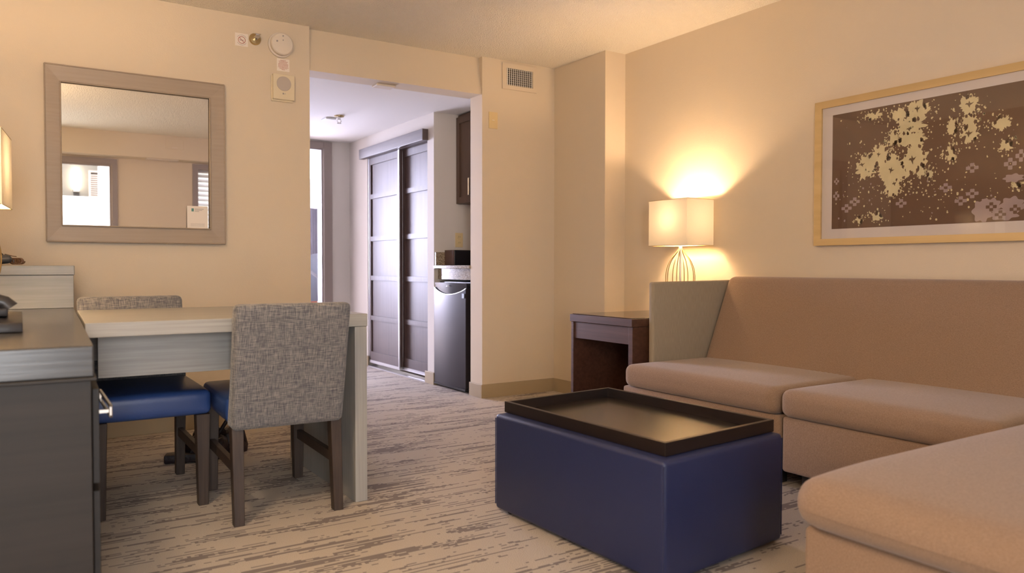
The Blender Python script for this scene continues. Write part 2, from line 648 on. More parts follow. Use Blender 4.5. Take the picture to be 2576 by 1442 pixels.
# ------------------------------------------------------------------ the setting
WY = 4.871          # wall with the mirror and the air vent
RX = 3.716          # right wall
CZ = 2.502          # ceiling
HZ = 2.229          # hall ceiling
LX = -0.70          # left wall
BY = -1.30          # wall behind the camera
HX = 2.88           # right side of the hall
FY = 7.532          # far wall of the hall

struct('floor', B(-1.0, 4.8, -1.45, 11.0, -0.1, 0.0), M['carpet'])
struct('ceiling', B(LX - .1, RX + .15, BY - .1, 5.0, CZ, CZ + 0.1), M['ceiling'])
struct('wall_left', B(LX - .12, LX, BY - .1, WY + .12, 0, CZ), M['wall'])
struct('wall_right', B(RX, RX + .12, BY - .1, 4.257, 0, CZ), M['wall'])
struct('wall_front', B(LX, 1.598, WY, WY + .14, 0, CZ), M['wall'])
# pier with the air vent, and the boxed column in the corner
struct('wall_pier', B(HX, 3.66, WY, 5.042, 0, CZ), M['wall'])
struct('wall_column', B(3.53, RX + .12, 4.257, WY, 0, CZ), M['wall'])
# dropped header over the hall entrance
struct('wall_header', prism([(4.884, HZ), (5.06, HZ), (5.06, CZ), (4.921, CZ)], 'x', 1.55, HX), M['wall'])
# hall
struct('wall_hall_left', B(1.40, 1.50, WY + .14, FY, 0, HZ), M['hall_paint'])
struct('ceiling_hall', B(1.40, 3.75, 5.06, 11.0, HZ, HZ + .1), M['hall_ceiling'])
bm = bmesh.new()
box(bm, HX, HX + .10, 5.645, 5.762, 0, HZ)                 # stub between niche and closet
box(bm, HX + .10, 3.62, 5.645, 5.70, 0, HZ)                # niche side
box(bm, HX, HX + .10, 5.762, 7.055, 2.03, HZ)              # over the closet
box(bm, HX, HX + .10, 7.055, FY, 0, HZ)
struct('wall_hall_right', bm, M['hall_paint'])
struct('wall_niche_back', B(3.56, 3.62, 5.042, 5.645, 0, HZ), M['hall_paint'])
struct('wall_closet_back', B(3.56, 3.62, 5.70, 7.2, 0, HZ), M['hall_paint'])
bm = bmesh.new()
box(bm, 1.40, 1.72, FY, FY + .12, 0, HZ)
box(bm, 2.60, 3.0, FY, FY + .12, 0, HZ)
box(bm, 1.72, 2.60, FY, FY + .12, 2.15, HZ)
struct('wall_hall_end', bm, M['hall_paint'])
# bedroom beyond
struct('wall_bedroom_left', B(0.0, 0.1, FY + .12, 10.75, 0, HZ), M['hall_paint'])
struct('wall_bedroom_right', B(4.2, 4.3, FY + .12, 10.75, 0, HZ), M['hall_paint'])
struct('ceiling_bedroom', B(0.0, 4.3, FY, 10.75, HZ + .10, HZ + .2), M['hall_ceiling'])
bm = bmesh.new()
box(bm, 3.0, 4.3, FY, FY + .12, 0, HZ + .1)
box(bm, 0.0, 1.40, FY, FY + .12, 0, HZ + .1)
struct('wall_bedroom_near', bm, M['hall_paint'])
bm = bmesh.new()
box(bm, 0.1, 0.25, 10.6, 10.72, 0, HZ + .1)
box(bm, 3.95, 4.2, 10.6, 10.72, 0, HZ + .1)
box(bm, 0.25, 3.95, 10.6, 10.72, 0, 0.55)
struct('wall_bedroom_window', bm, M['hall_paint'])
# window frame of the bedroom
wf = bmesh.new()
for a in (0.25, 1.45, 2.65, 3.89):
    box(wf, a, a + .06, 10.60, 10.66, 0.55, HZ + .1)
box(wf, 0.25, 3.95, 10.60, 10.66, 0.55, 0.61)
wn = struct('window_1', wf, M['white_paint'])
struct('window_pane', B(0.25, 3.95, 10.665, 10.671, 0.58, HZ + .1), M['pane'], wn)

# wall behind the camera: glazed door to the atrium, louvred window, soffit
bm = bmesh.new()
box(bm, LX, -.64, BY - .14, BY, 0, CZ)
box(bm, -.64, .03, BY - .14, BY, 2.12, CZ)
box(bm, -.64, .03, BY - .14, BY, 0, .20)
box(bm, .03, 0.10, BY - .14, BY, 0, CZ)
box(bm, 1.045, 2.075, BY - .14, BY, 0, CZ)
box(bm, 3.15, RX, BY - .14, BY, 0, CZ)
box(bm, 0.10, 1.045, BY - .14, BY, 2.12, CZ)
box(bm, 2.075, 3.15, BY - .14, BY, 2.12, CZ)
box(bm, 2.075, 3.15, BY - .14, BY, 0, 0.28)
struct('wall_back', bm, M['wall'])
struct('ceiling_soffit', B(LX, RX, BY, -1.0, 2.205, CZ), M['wall'])

d = bmesh.new()
box(d, 0.04, 0.10, BY, BY + .022, 0, 2.185)
box(d, 1.045, 1.105, BY, BY + .022, 0, 2.185)
box(d, 0.10, 1.045, BY, BY + .022, 2.12, 2.185)
dr = struct('door_1', d, M['trim_taupe'])
lf = bmesh.new()
box(lf, 0.10, 0.14, BY - .06, BY - .02, 0, 2.12)
box(lf, 1.02, 1.045, BY - .06, BY - .02, 0, 2.12)
box(lf, 0.14, 1.02, BY - .06, BY - .02, 2.09, 2.12)
box(lf, 0.14, 1.02, BY - .06, BY - .02, 0, 0.10)
leaf = struct('door_leaf', lf, M['trim_taupe'], dr)
struct('door_pane', B(0.14, 1.02, BY - .045, BY - .04, 0.10, 2.09), M['pane'], leaf)
hb = tube([(1.03, BY - .02, 1.21), (1.03, BY + .045, 1.21), (0.93, BY + .05, 1.21)], 0.009)
box(hb, 1.012, 1.048, BY - .02, BY - .01, 1.10, 1.27)
struct('door_handle', hb, M['nickel'], dr, True)

wfr = bmesh.new()
box(wfr, 2.005, 2.075, BY, BY + .03, 0.22, 2.19)
box(wfr, 3.15, 3.22, BY, BY + .03, 0.22, 2.19)
box(wfr, 2.075, 3.15, BY, BY + .03, 2.12, 2.19)
box(wfr, 2.075, 3.15, BY, BY + .03, 0.22, 0.28)
wl = struct('window_2', wfr, M['trim_taupe'])
lv = bmesh.new()
z = 0.33
while z < 2.11:
    prism([(BY - .10, z + .020), (BY - .10, z + .026), (BY - .04, z - .018), (BY - .04, z - .024)], 'x', 2.08, 3.145, bm=lv)
    z += 0.0635
struct('window_louvres', lv, M['white_paint'], wl)

wq = bmesh.new()
box(wq, -.69, -.64, BY, BY + .02, .15, 2.18)
box(wq, .03, .038, BY, BY + .02, .15, 2.18)
box(wq, -.64, .03, BY, BY + .02, 2.12, 2.18)
box(wq, -.64, .03, BY, BY + .02, .15, .20)
w3 = struct('window_unseen', wq, M['trim_taupe'])  # unseen window, added to let neutral daylight fill the foreground
struct('window_pane', B(-.64, .03, BY - .08, BY - .074, .20, 2.12), M['pane'], w3)

# atrium outside, seen only in the mirror
struct('floor_atrium', B(-9, 10, -7.3, BY - .15, -0.12, -0.02), M['atrium_grey'])
struct('wall_atrium', B(-9, 10, -7.3, -7.15, 0, 6.0), M['atrium_grey'])
struct('wall_parapet', B(-2.2, 1.26, -6.1, -5.95, 1.22, 1.95), M['white_paint'])
struct('wall_atrium_column', B(1.27, 1.75, -6.05, -5.6, 0, 3.3), M['white_paint'])
rv = thing('return_air_panel', 'flat square return-air panel on the soffit, seen only in the mirror', 'air vent', (1.74, -1.0, 2.40))
obj('panel', B(1.634, 1.846, -1.0, -.992, 2.335, 2.462, .002), M['wall'], rv)
obj('latch', B(1.71, 1.77, -.992, -.986, 2.350, 2.357), M['white_plastic'], rv)
lvs = bmesh.new()
box(lvs, 1.42, 1.80, -1.24, -1.06, 2.196, 2.205, .002)
solo('soffit_register', lvs, M['white_plastic'], 'long white air register under the soffit, seen only in the mirror', 'air vent')
sc = thing('wall_sconce', 'glowing white tube sconce on the far atrium wall, seen in the mirror', 'wall light', (0.99, -7.14, 2.1))
obj('lamp_tube', lathe([(0.0, 0), (0.05, 0.01), (0.05, .40), (0, .42)], (0.99, -7.08, 2.14), 'z', 16), emit('sconce_glow', (1.0, .88, .74), 14), sc, True)
obj('bracket', B(.94, 1.04, -7.15, -7.02, 2.09, 2.145, .01), M['nickel'], sc)
lg = bmesh.new()
box(lg, 1.20, 1.235, -7.15, -7.11, 1.0, 2.52)
box(lg, 1.62, 1.655, -7.15, -7.11, 1.0, 2.52)
box(lg, 1.235, 1.62, -7.15, -7.11, 2.485, 2.52)
for i in range(36):
    box(lg, 1.235, 1.62, -7.15, -7.125, 1.02 + i * .04, 1.045 + i * .04)
struct('door_2', lg, M['trim_taupe'])

# baseboards
BB = 0.10
struct('baseboard_front', B(0.25, 1.598, WY - .012, WY, 0, BB, .002), M['baseboard'])
bm = bmesh.new()
box(bm, HX - .012, 3.53, WY - .012, WY, 0, BB, .002)
box(bm, HX - .012, HX, WY, 5.046, 0, BB, .002)
struct('baseboard_pier', bm, M['baseboard'])
bm = bmesh.new()
box(bm, 3.518, 3.53, 4.245, WY - .012, 0, BB, .002)
box(bm, 3.53, RX, 4.245, 4.257, 0, BB, .002)
struct('baseboard_column', bm, M['baseboard'])
struct('baseboard_right', B(RX - .012, RX, 3.95, 4.245, 0, BB, .002), M['baseboard'])
bm = bmesh.new()
box(bm, HX - .014, HX, 5.63, 5.79, 0, BB, .002)
box(bm, HX, HX + .09, 5.631, 5.645, 0, BB, .002)
box(bm, HX - .014, HX, 7.03, FY - .012, 0, BB, .002)
box(bm, 2.70, HX - .014, FY - .014, FY, 0, BB, .002)
struct('baseboard_hall', bm, M['baseboard'])

# bedroom door frame at the end of the hall
d = bmesh.new()
box(d, 2.604, 2.69, FY - .022, FY, 0, 2.215, .003)
box(d, 1.63, 1.716, FY - .022, FY, 0, 2.215, .003)
box(d, 1.716, 2.604, FY - .022, FY, 2.148, 2.215, .003)
box(d, 2.585, 2.60, FY, FY + .12, 0, 2.15)
box(d, 1.72, 1.735, FY, FY + .12, 0, 2.15)
box(d, 1.735, 2.585, FY, FY + .12, 2.135, 2.15)
d3 = struct('door_3', d, M['trim_taupe'])
obj('strike_plate', B(2.581, 2.585, FY + .02, FY + .06, .98, 1.08), M['chrome'], d3)

# ------------------------------------------------------------------ mirror
mr = thing('wall_mirror', 'large square mirror in a wide taupe wooden frame above the table', 'mirror', (0.607, WY, 1.58))
X0, X1, Z0, Z1 = .143, 1.066, 1.105, 2.057
x0, x1, z0, z1 = .216, .984, 1.192, 1.970
fr = bmesh.new()
yo = WY - .030
for quad in (((X0, Z0), (X1, Z0), (x1, z0), (x0, z0)), ((X1, Z0), (X1, Z1), (x1, z1), (x1, z0)),
             ((X1, Z1), (X0, Z1), (x0, z1), (x1, z1)), ((X0, Z1), (X0, Z0), (x0, z0), (x0, z1))):
    vs = [fr.verts.new((quad[0][0], yo, quad[0][1])), fr.verts.new((quad[1][0], yo, quad[1][1])),
          fr.verts.new((quad[2][0], yo + .006, quad[2][1])), fr.verts.new((quad[3][0], yo + .006, quad[3][1]))]
    fr.faces.new(vs)
    w0 = [fr.verts.new((quad[0][0], WY - .001, quad[0][1])), fr.verts.new((quad[1][0], WY - .001, quad[1][1]))]
    fr.faces.new([vs[1], vs[0], w0[0], w0[1]])
    w1 = [fr.verts.new((quad[2][0], WY - .010, quad[2][1])), fr.verts.new((quad[3][0], WY - .010, quad[3][1]))]
    fr.faces.new([vs[3], vs[2], w1[0], w1[1]])
bmesh.ops.remove_doubles(fr, verts=fr.verts, dist=1e-5)
bmesh.ops.recalc_face_normals(fr, faces=fr.faces)
obj('frame', fr, M['mirror_frame'], mr)
bd = bmesh.new()      # raised bead round the glass and round the outer rim
g = .008
for a, b_, c_, d_, rr in ((x0, x1, z0, z1, .004), (X0, X1, Z0, Z1, .004)):
    for p, q in (((a, c_), (b_, c_)), ((b_, c_), (b_, d_)), ((b_, d_), (a, d_)), ((a, d_), (a, c_))):
        tube([(p[0], yo, p[1]), (q[0], yo, q[1])], rr, bd, 8)
obj('bead', bd, M['mirror_frame'], mr, True)
# the glass leans out at the top, as the reflection shows
tl = 0.0119
gl = bmesh.new()
yb = WY - .006
yt = yb - tl * (z1 - z0)
vs = [gl.verts.new(p) for p in ((x0, yb, z0), (x1, yb, z0), (x1, yt, z1), (x0, yt, z1))]
gl.faces.new(vs)
vs2 = [gl.verts.new(p) for p in ((x0, yb + .004, z0), (x1, yb + .004, z0), (x1, yt + .004, z1), (x0, yt + .004, z1))]
gl.faces.new(list(reversed(vs2)))
for i in range(4):
    gl.faces.new([vs[(i + 1) % 4], vs[i], vs2[i], vs2[(i + 1) % 4]])
obj('glass', gl, M['mirror'], mr)

cd = bmesh.new()
cy = WY - .022
box(cd, .853, .968, cy, cy + .001, 1.196, 1.326)
cardo = thing('notice_card', 'small white notice card tucked in the lower right corner of the mirror', 'card', (.91, cy, 1.196))
obj('card', cd, M['paper'], cardo)
ck = bmesh.new()
box(ck, .877, .890, cy - .0006, cy, 1.294, 1.312)
obj('logo', ck, M['teal_ink'], cardo)
ck = bmesh.new()
for zz, a, b_ in ((1.309, .895, .945), (1.302, .895, .935), (1.295, .895, .920)):
    x = a
    while x < b_:
        box(ck, x, x + .0028, cy - .0006, cy, zz - .0016, zz + .0016)
        x += .0042
obj('printed_lines', ck, M['grey_ink'], cardo)
ck = bmesh.new()
for zz in (1.222, 1.215, 1.208):
    x = .872
    while x < .95:
        box(ck, x, x + .002, cy - .0006, cy, zz - .0009, zz + .0009)
        x += .0033
obj('small_print', ck, M['grey_ink'], cardo)

# ------------------------------------------------------------------ devices on the wall by the hall
sg = thing('no_smoking_sticker', 'white square no-smoking sticker with a red ring, beside the sprinkler head', 'sticker', (1.177, WY, 2.352))
obj('backing', B(1.139, 1.215, WY - .0015, WY, 2.313, 2.390, .0), M['paper'], sg)
rb = bmesh.new()
cx, cz, yy = 1.178, 2.350, WY - .0022
ring = [(cx + .0205 * math.cos(2 * PI * k / 32), yy, cz + .0205 * math.sin(2 * PI * k / 32)) for k in range(32)]
tube(ring, .0016, rb, 6, True)
tube([(cx - .0145, yy, cz + .0145), (cx + .0145, yy, cz - .0145)], .0016, rb, 6)
obj('prohibition_ring', rb, M['red_ink'], sg)
for rr, sgn in ((.030, 1), (.030, -1)):
    rb = bmesh.new()
    for k in range(13):
        a = math.radians(35 + k * 9.2)
        px, pz = cx + rr * math.cos(a), cz + sgn * rr * math.sin(a)
        box(rb, px - .0013, px + .0013, yy - .0004, yy + .0004, pz - .0016, pz + .0016)
    obj('ring_lettering', rb, M['grey_ink'], sg)
# cigarette inside the ring
rb = bmesh.new()
box(rb, cx - .013, cx + .011, yy - .0002, yy + .0002, cz - .003, cz + .001)
obj('cigarette_symbol', rb, M['grey_ink'], sg)

sp = thing('sidewall_sprinkler', 'round chrome sidewall sprinkler head between the sticker and the smoke detector', 'sprinkler', (1.257, WY, 2.367))
obj('escutcheon', lathe([(.0, 0), (.036, 0), (.036, -.004), (.030, -.012), (.016, -.014), (0, -.014)], (1.257, WY, 2.367), 'y', 28), M['brass'], sp, True)
hd = lathe([(.0, -.012), (.011, -.012), (.011, -.035), (.006, -.04), (0, -.04)], (1.257, WY, 2.367), 'y', 16)
tube([(1.246, WY - .03, 2.367), (1.243, WY - .05, 2.370), (1.257, WY - .066, 2.372)], .003, hd, 6)
tube([(1.268, WY - .03, 2.367), (1.271, WY - .05, 2.370), (1.257, WY - .066, 2.372)], .003, hd, 6)
box(hd, 1.240, 1.274, WY - .075, WY - .064, 2.380, 2.384)
lathe([(0, -.064), (.014, -.064), (.014, -.067), (0, -.067)], (1.257, WY, 2.370), 'y', 16, hd)
obj('nozzle', hd, M['chrome'], sp, True)

sm = thing('smoke_detector', 'round white smoke detector high on the wall beside the hall', 'smoke detector', (1.42, WY, 2.352))
obj('base_ring', lathe([(0, 0), (.076, 0), (.078, -.004), (.077, -.016), (.066, -.018), (0, -.018)], (1.412, WY, 2.353), 'y', 48), M['white_plastic'], sm, True)
obj('cover', lathe([(0, -.018), (.066, -.018), (.069, -.024), (.068, -.046), (.062, -.052), (0, -.054)], (1.412, WY, 2.353), 'y', 48), M['white_plastic'], sm, True)
for px, pz, rr in ((1.415, 2.400, .0045), (1.415, 2.374, .0035), (1.378, 2.364, .0055)):
    obj('indicator', lathe([(0, -.052), (rr, -.052), (rr, -.0556), (0, -.0556)], (px, WY, pz), 'y', 12), M['grey_ink'], sm)

st = thing('warning_sticker', 'small white sticker with red print between the smoke detector and the speaker', 'sticker', (1.43, WY, 2.235))
obj('backing', B(1.390, 1.469, WY - .0015, WY, 2.195, 2.272, .0), M['paper'], st)
rb = bmesh.new()
random.seed(11)
for i in range(9):
    zz = 2.262 - i * .0072
    half = (.018, .028, .024, .031, .031, .031, .033, .024, .010)[i]
    x = 1.4295 - half
    while x < 1.4295 + half:
        ww = random.uniform(.003, .008)
        box(rb, x, min(x + ww, 1.4295 + half), WY - .002, WY - .0014, zz - .0015, zz + .0015)
        x += ww + .0015
obj('red_print', rb, M['red_ink'], st)

al = thing('alarm_speaker', 'cream rectangular alarm speaker with a round grille, lowest of the wall devices', 'speaker', (1.424, WY, 2.09))
sb = bmesh.new()
box(sb, 1.358, 1.491, WY - .034, WY, 2.012, 2.168, .003)
obj('housing', sb, M['cream_plastic'], al)
obj('back_plate', B(1.352, 1.488, WY - .012, WY, 2.002, 2.160, .002), M['cream_plastic'], al)
obj('grille', lathe([(0, -.034), (.045, -.034), (.044, -.0365), (0, -.0375)], (1.424, WY, 2.110), 'y', 40), M['cream_grille'], al, True)
mk = bmesh.new()
box(mk, 1.416, 1.419, WY - .0352, WY - .034, 2.043, 2.053)
box(mk, 1.421, 1.424, WY - .0352, WY - .034, 2.043, 2.050)
box(mk, 1.418, 1.422, WY - .0352, WY - .034, 2.047, 2.053)
box(mk, 1.4295, 1.4315, WY - .0352, WY - .034, 2.043, 2.053)
obj('printed_mark', mk, M['grey_ink'], al)

# ------------------------------------------------------------------ vent and plate on the pier
vt = thing('air_vent', 'white metal air vent grille with upright blades high beside the corner', 'air vent', (3.20, WY, 2.39))
vx0, vx1, vz0, vz1 = 3.050, 3.357, 2.291, 2.484
ix0, ix1, iz0, iz1 = 3.087, 3.322, 2.322, 2.448
fb = bmesh.new()
box(fb, vx0, ix0, WY - .012, WY, vz0, vz1)
box(fb, ix1, vx1, WY - .012, WY, vz0, vz1)
box(fb, ix0, ix1, WY - .012, WY, vz0, iz0)
box(fb, ix0, ix1, WY - .012, WY, iz1, vz1)
obj('flange', fb, M['wall'], vt)
obj('duct_opening', B(ix0, ix1, WY - .0012, WY, iz0, iz1), M['duct'], vt)
bb = bmesh.new()
for k in range(8):
    zz = iz0 + (k + .5) * (iz1 - iz0) / 8
    box(bb, ix0, ix1, WY - .0035, WY - .0015, zz - .002, zz + .002)
obj('rear_bars', bb, M['baseboard'], vt)
for k in range(13):
    xx = ix0 + (k + .5) * (ix1 - ix0) / 13
    obj('blade', prism([(xx - .005, WY - .010), (xx - .001, WY - .011), (xx + .005, WY - .004), (xx + .002, WY - .004)], 'z', iz0, iz1), M['white_paint'], vt)

pl = thing('wall_plate', 'almond blank wall plate on the wall below the air vent', 'wall plate', (2.972, WY, 2.048))
obj('plate', B(2.934, 3.010, WY - .006, WY, 1.987, 2.108, .002), M['almond'], pl)
sw = bmesh.new()
box(sw, 2.962, 2.982, WY - .009, WY - .006, 2.046, 2.050)
obj('slot', sw, M['paper'], pl)
for zz in (2.005, 2.091):
    obj('screw', disc(bmesh.new(), (2.972, WY - .0064, zz), .0025, 'y', 10), M['almond'], pl)

# ------------------------------------------------------------------ hall ceiling devices
solo('ceiling_plate', B(2.10, 2.24, 4.97, 5.06, HZ - .014, HZ, .004), M['white_plastic'],
     'flat white cover plate on the hall ceiling just behind the header', 'cover plate')
solo('ceiling_plate', B(2.215, 2.305, 6.33, 6.45, HZ - .014, HZ, .004), M['white_paint'],
     'small white cover plate on the hall ceiling next to the sprinkler', 'cover plate')
cs = thing('ceiling_sprinkler', 'brass pendent sprinkler head hanging from the hall ceiling', 'sprinkler', (2.29, 6.22, HZ))
obj('escutcheon', lathe([(0, 0), (.042, 0), (.040, -.008), (.018, -.012), (0, -.012)], (2.29, 6.22, HZ), 'z', 24), M['brass'], cs, True)
hd = lathe([(0, -.012), (.013, -.012), (.013, -.03), (0, -.03)], (2.29, 6.22, HZ), 'z', 14)
tube([(2.278, 6.22, HZ - .028), (2.272, 6.22, HZ - .045), (2.29, 6.22, HZ - .062)], .003, hd, 6)
tube([(2.302, 6.22, HZ - .028), (2.308, 6.22, HZ - .045), (2.29, 6.22, HZ - .062)], .003, hd, 6)
lathe([(0, -.060), (.018, -.060), (.018, -.063), (0, -.063)], (2.29, 6.22, HZ), 'z', 16, hd)
obj('nozzle', hd, M['chrome'], cs, True)

# ------------------------------------------------------------------ closet
cl = thing('sliding_closet', 'dark wood closet with two sliding panelled doors along the hall', 'closet', (HX, 6.4, 0))
obj('valance', B(HX - .055, HX - .003, 5.742, 7.135, 2.012, 2.105, .002), M['valance'], cl, label='flat taupe valance board over the sliding doors')
obj('upper_track', B(HX + .003, HX + .09, 5.762, 7.055, 2.012, 2.029), M['closet'], cl)


def closet_door(xa, xb, ya, yb, ztop, near_stile):
    z0_, z1_ = .066, ztop
    rails = [(z0_, .150)] + [(c - .022, c + .022) for c in (.476, .860, 1.236, 1.640)] + [(1.945, z1_)]
    bmw = bmesh.new()
    box(bmw, xa, xb, ya, ya + .062, z0_, z1_)
    box(bmw, xa, xb, yb - .048, yb, z0_, z1_)
    for a, b_ in rails:
        box(bmw, xa, xb, ya + .062, yb - .048, a, b_)
    dd = obj('door', bmw, M['closet'], cl)
    for (a, b_), (c_, d_) in zip(rails[:-1], rails[1:]):
        obj('door_panel', B(xa + .014, xb - .006, ya + .062, yb - .048, b_, c_), M['closet'], dd)
    obj('bottom_guide', B(xa - .004, xb, ya, yb, .040, z0_), M['alu'], dd)
    bs = bmesh.new()
    box(bs, xa - .008, xa + .004, ya - .002, ya + .016, .05, z1_)
    if near_stile:
        box(bs, xa - .003, xa + .004, yb - .012, yb, .05, z1_)
    obj('edge_pull', bs, M['alu'], dd)
    return dd


closet_door(HX + .006, HX + .034, 6.325, 7.040, 2.010, True)
closet_door(HX + .044, HX + .072, 5.765, 6.345, 2.010, False)
obj('floor_track', B(HX - .012, HX + .085, 5.775, 7.050, 0.0, .010), M['alu'], cl)

# ------------------------------------------------------------------ kitchenette niche
ct = thing('granite_counter', 'speckled granite counter in the niche above the small refrigerator', 'counter', (3.2, 5.35, .87))
obj('slab', B(2.874, 3.555, 5.047, 5.643, .955, .979, .003), M['granite'], ct)
obj('apron', B(2.915, 2.935, 5.047, 5.643, .868, .954), M['granite'], ct)
obj('side_splash', B(2.885, 3.555, 5.623, 5.643, .980, 1.088, .002), M['granite'], ct)
obj('support_rail', B(2.935, 3.0, 5.047, 5.643, .866, .953), M['hall_paint'], ct)

bx = thing('storage_box', 'black box with a reddish brown side standing on the granite counter', 'box', (3.2, 5.52, .98))
obj('box_body', B(2.975, 3.50, 5.47, 5.618, .981, 1.104, .003), M['black'], bx)
obj('side_panel', B(2.965, 2.9745, 5.47, 5.618, .983, 1.104, .001), M['end_table'], bx, label='reddish brown side panel')

uc = thing('wall_cabinet', 'dark brown shaker wall cabinet in the niche above the counter', 'cabinet', (3.3, 5.35, 1.48))
obj('cabinet_body', B(3.105, 3.555, 5.047, 5.643, 1.487, 2.222), M['cabinet'], uc)
for ya, yb, hy in ((5.352, 5.640, 5.385), (5.050, 5.348, 5.325)):
    s = .052
    q = bmesh.new()
    box(q, 3.085, 3.104, ya, ya + s, 1.490, 2.200)
    box(q, 3.085, 3.104, yb - s, yb, 1.490, 2.200)
    box(q, 3.085, 3.104, ya + s, yb - s, 1.490, 1.490 + s)
    box(q, 3.085, 3.104, ya + s, yb - s, 2.200 - s, 2.200)
    dd = obj('door', q, M['cabinet'], uc)
    obj('door_panel', B(3.095, 3.103, ya + s, yb - s, 1.490 + s, 2.200 - s), M['cabinet'], dd)
    obj('handle', tube([(3.085, hy, 1.545), (3.055, hy, 1.545), (3.055, hy, 1.680), (3.085, hy, 1.680)], .0045), M['nickel'], dd, True)

ol = thing('wall_outlet', 'almond duplex outlet on the niche side wall above the granite counter', 'outlet', (3.112, 5.643, 1.19))
obj('plate', B(3.076, 3.148, 5.639, 5.645, 1.131, 1.250, .002), M['almond'], ol)
for zz in (1.165, 1.214):
    so = obj('socket', lathe([(0, 0), (.016, 0), (.015, -.003), (0, -.003)], (3.112, 5.639, zz), 'y', 20), M['almond'], ol)
    for xx in (3.1045, 3.1175):
        obj('slot', B(xx, xx + .002, 5.635, 5.6358, zz - .001, zz + .008), M['dark'], so)

fg = thing('mini_refrigerator', 'small black refrigerator with a curved top lip in the hall niche', 'refrigerator', (3.15, 5.34, 0))
obj('body', B(2.925, 3.45, 5.075, 5.630, .02, .850, .004), M['black'], fg)
# slightly bowed door
dm = bmesh.new()
N = 14
prev = None
ya, yb = 5.105, 5.628
zt = 0.842


def bow(t):
    return 2.872 - .016 * math.sin(PI * t)


ringl = []
for i in range(N + 1):
    t_ = i / N
    y_ = ya + (yb - ya) * t_
    dip = .052 * math.sin(PI * t_) ** .8
    ringl.append((y_, bow(t_), .035, .800 - dip))
vf = [[dm.verts.new((xx, y_, zl)), dm.verts.new((xx, y_, zh)), dm.verts.new((2.922, y_, zl)), dm.verts.new((2.922, y_, zh))] for y_, xx, zl, zh in ringl]
for a, b_ in zip(vf[:-1], vf[1:]):
    dm.faces.new([a[0], a[1], b_[1], b_[0]])
    dm.faces.new([a[2], b_[2], b_[3], a[3]])
    dm.faces.new([a[1], a[3], b_[3], b_[1]])
    dm.faces.new([a[0], b_[0], b_[2], a[2]])
dm.faces.new([vf[0][0], vf[0][2], vf[0][3], vf[0][1]])
dm.faces.new([vf[-1][0], vf[-1][1], vf[-1][3], vf[-1][2]])
bmesh.ops.recalc_face_normals(dm, faces=dm.faces)
fd = obj('door', dm, M['fridge'], fg, True)
cap = bmesh.new()
vf = []
for y_, xx, zl, zh in ringl:
    vf.append([cap.verts.new((xx + .012, y_, zh)), cap.verts.new((xx + .006, y_, zt)), cap.verts.new((2.922, y_, zh)), cap.verts.new((2.922, y_, zt))])
for a, b_ in zip(vf[:-1], vf[1:]):
    cap.faces.new([a[0], a[1], b_[1], b_[0]])
    cap.faces.new([a[1], a[3], b_[3], b_[1]])
cap.faces.new([vf[0][0], vf[0][2], vf[0][3], vf[0][1]])
cap.faces.new([vf[-1][0], vf[-1][1], vf[-1][3], vf[-1][2]])
bmesh.ops.recalc_face_normals(cap, faces=cap.faces)
obj('door_cap', cap, M['black'], fd, True)
obj('chrome_lip', tube([(xx + .002, y_, zh + .002) for y_, xx, zl, zh in ringl], .0034), M['nickel'], fd, True)
q = tube([(2.853, 5.385, .812), (2.853, 5.367, .826), (2.853, 5.345, .820), (2.853, 5.330, .812)], .0016)
tube([(2.853, 5.372, .812), (2.853, 5.358, .820), (2.853, 5.345, .812)], .0012, q)
obj('badge', q, M['chrome'], fd)
q = B(2.8635, 2.8655, 5.115, 5.148, .728, .764)
obj('sticker', q, mat('pale_sticker', (.30, .36, .42), .5), fd)
obj('toe_strip', B(2.868, 2.92, 5.105, 5.628, .016, .032), M['dark'], fg)
for a, b_ in ((2.96, 5.12), (2.96, 5.58), (3.40, 5.12), (3.40, 5.58)):
    obj('foot', lathe([(0, 0), (.018, 0), (.018, .021), (0, .021)], (a, b_, 0), 'z', 12), M['dark'], fg)

# ------------------------------------------------------------------ bedroom things seen through the door
cu = bmesh.new()
pts = []
for i in range(141):
    xx = 2.75 + i * (1.0 / 140)
    pts.append((xx, 10.42 + .022 * math.sin(xx * 60) + .008 * math.sin(xx * 23)))
va = [cu.verts.new((a, b_, 1.05)) for a, b_ in pts]
vb = [cu.verts.new((a, b_, 1.772)) for a, b_ in pts]
for i in range(140):
    cu.faces.new([va[i], va[i + 1], vb[i + 1], vb[i]])
r_ = bmesh.ops.solidify(cu, geom=cu.faces[:], thickness=.004)
cut = thing('cafe_curtain', 'pleated grey curtain across the lower half of the bright bedroom window', 'curtain', (3.25, 10.42, 1.05))
obj('cloth', cu, M['curtain'], cut, True)
obj('rod', tube([(2.65, 10.42, 1.777), (3.94, 10.42, 1.777)], .008), M['white_paint'], cut)
for a in (2.66, 3.93):
    obj('bracket', tube([(a, 10.42, 1.777), (a, 10.60, 1.777)], .008), M['white_paint'], cut)

dk = thing('writing_desk', 'white-topped desk with a brown drawer front glimpsed through the bedroom door', 'desk', (3.0, 9.4, 0))
obj('desk_top', B(2.30, 3.115, 9.15, 9.75, .725, .765, .003), M['white_paint'], dk)
obj('drawer_unit', B(2.55, 3.10, 9.2, 9.72, .08, .724), M['desk_brown'], dk)
for a in (2.33, 3.06):
    for b_ in (9.21, 9.68):
        obj('leg', B(a, a + .03, b_, b_ + .03, 0, .724 if a < 2.5 else .079), M['desk_brown'], dk)

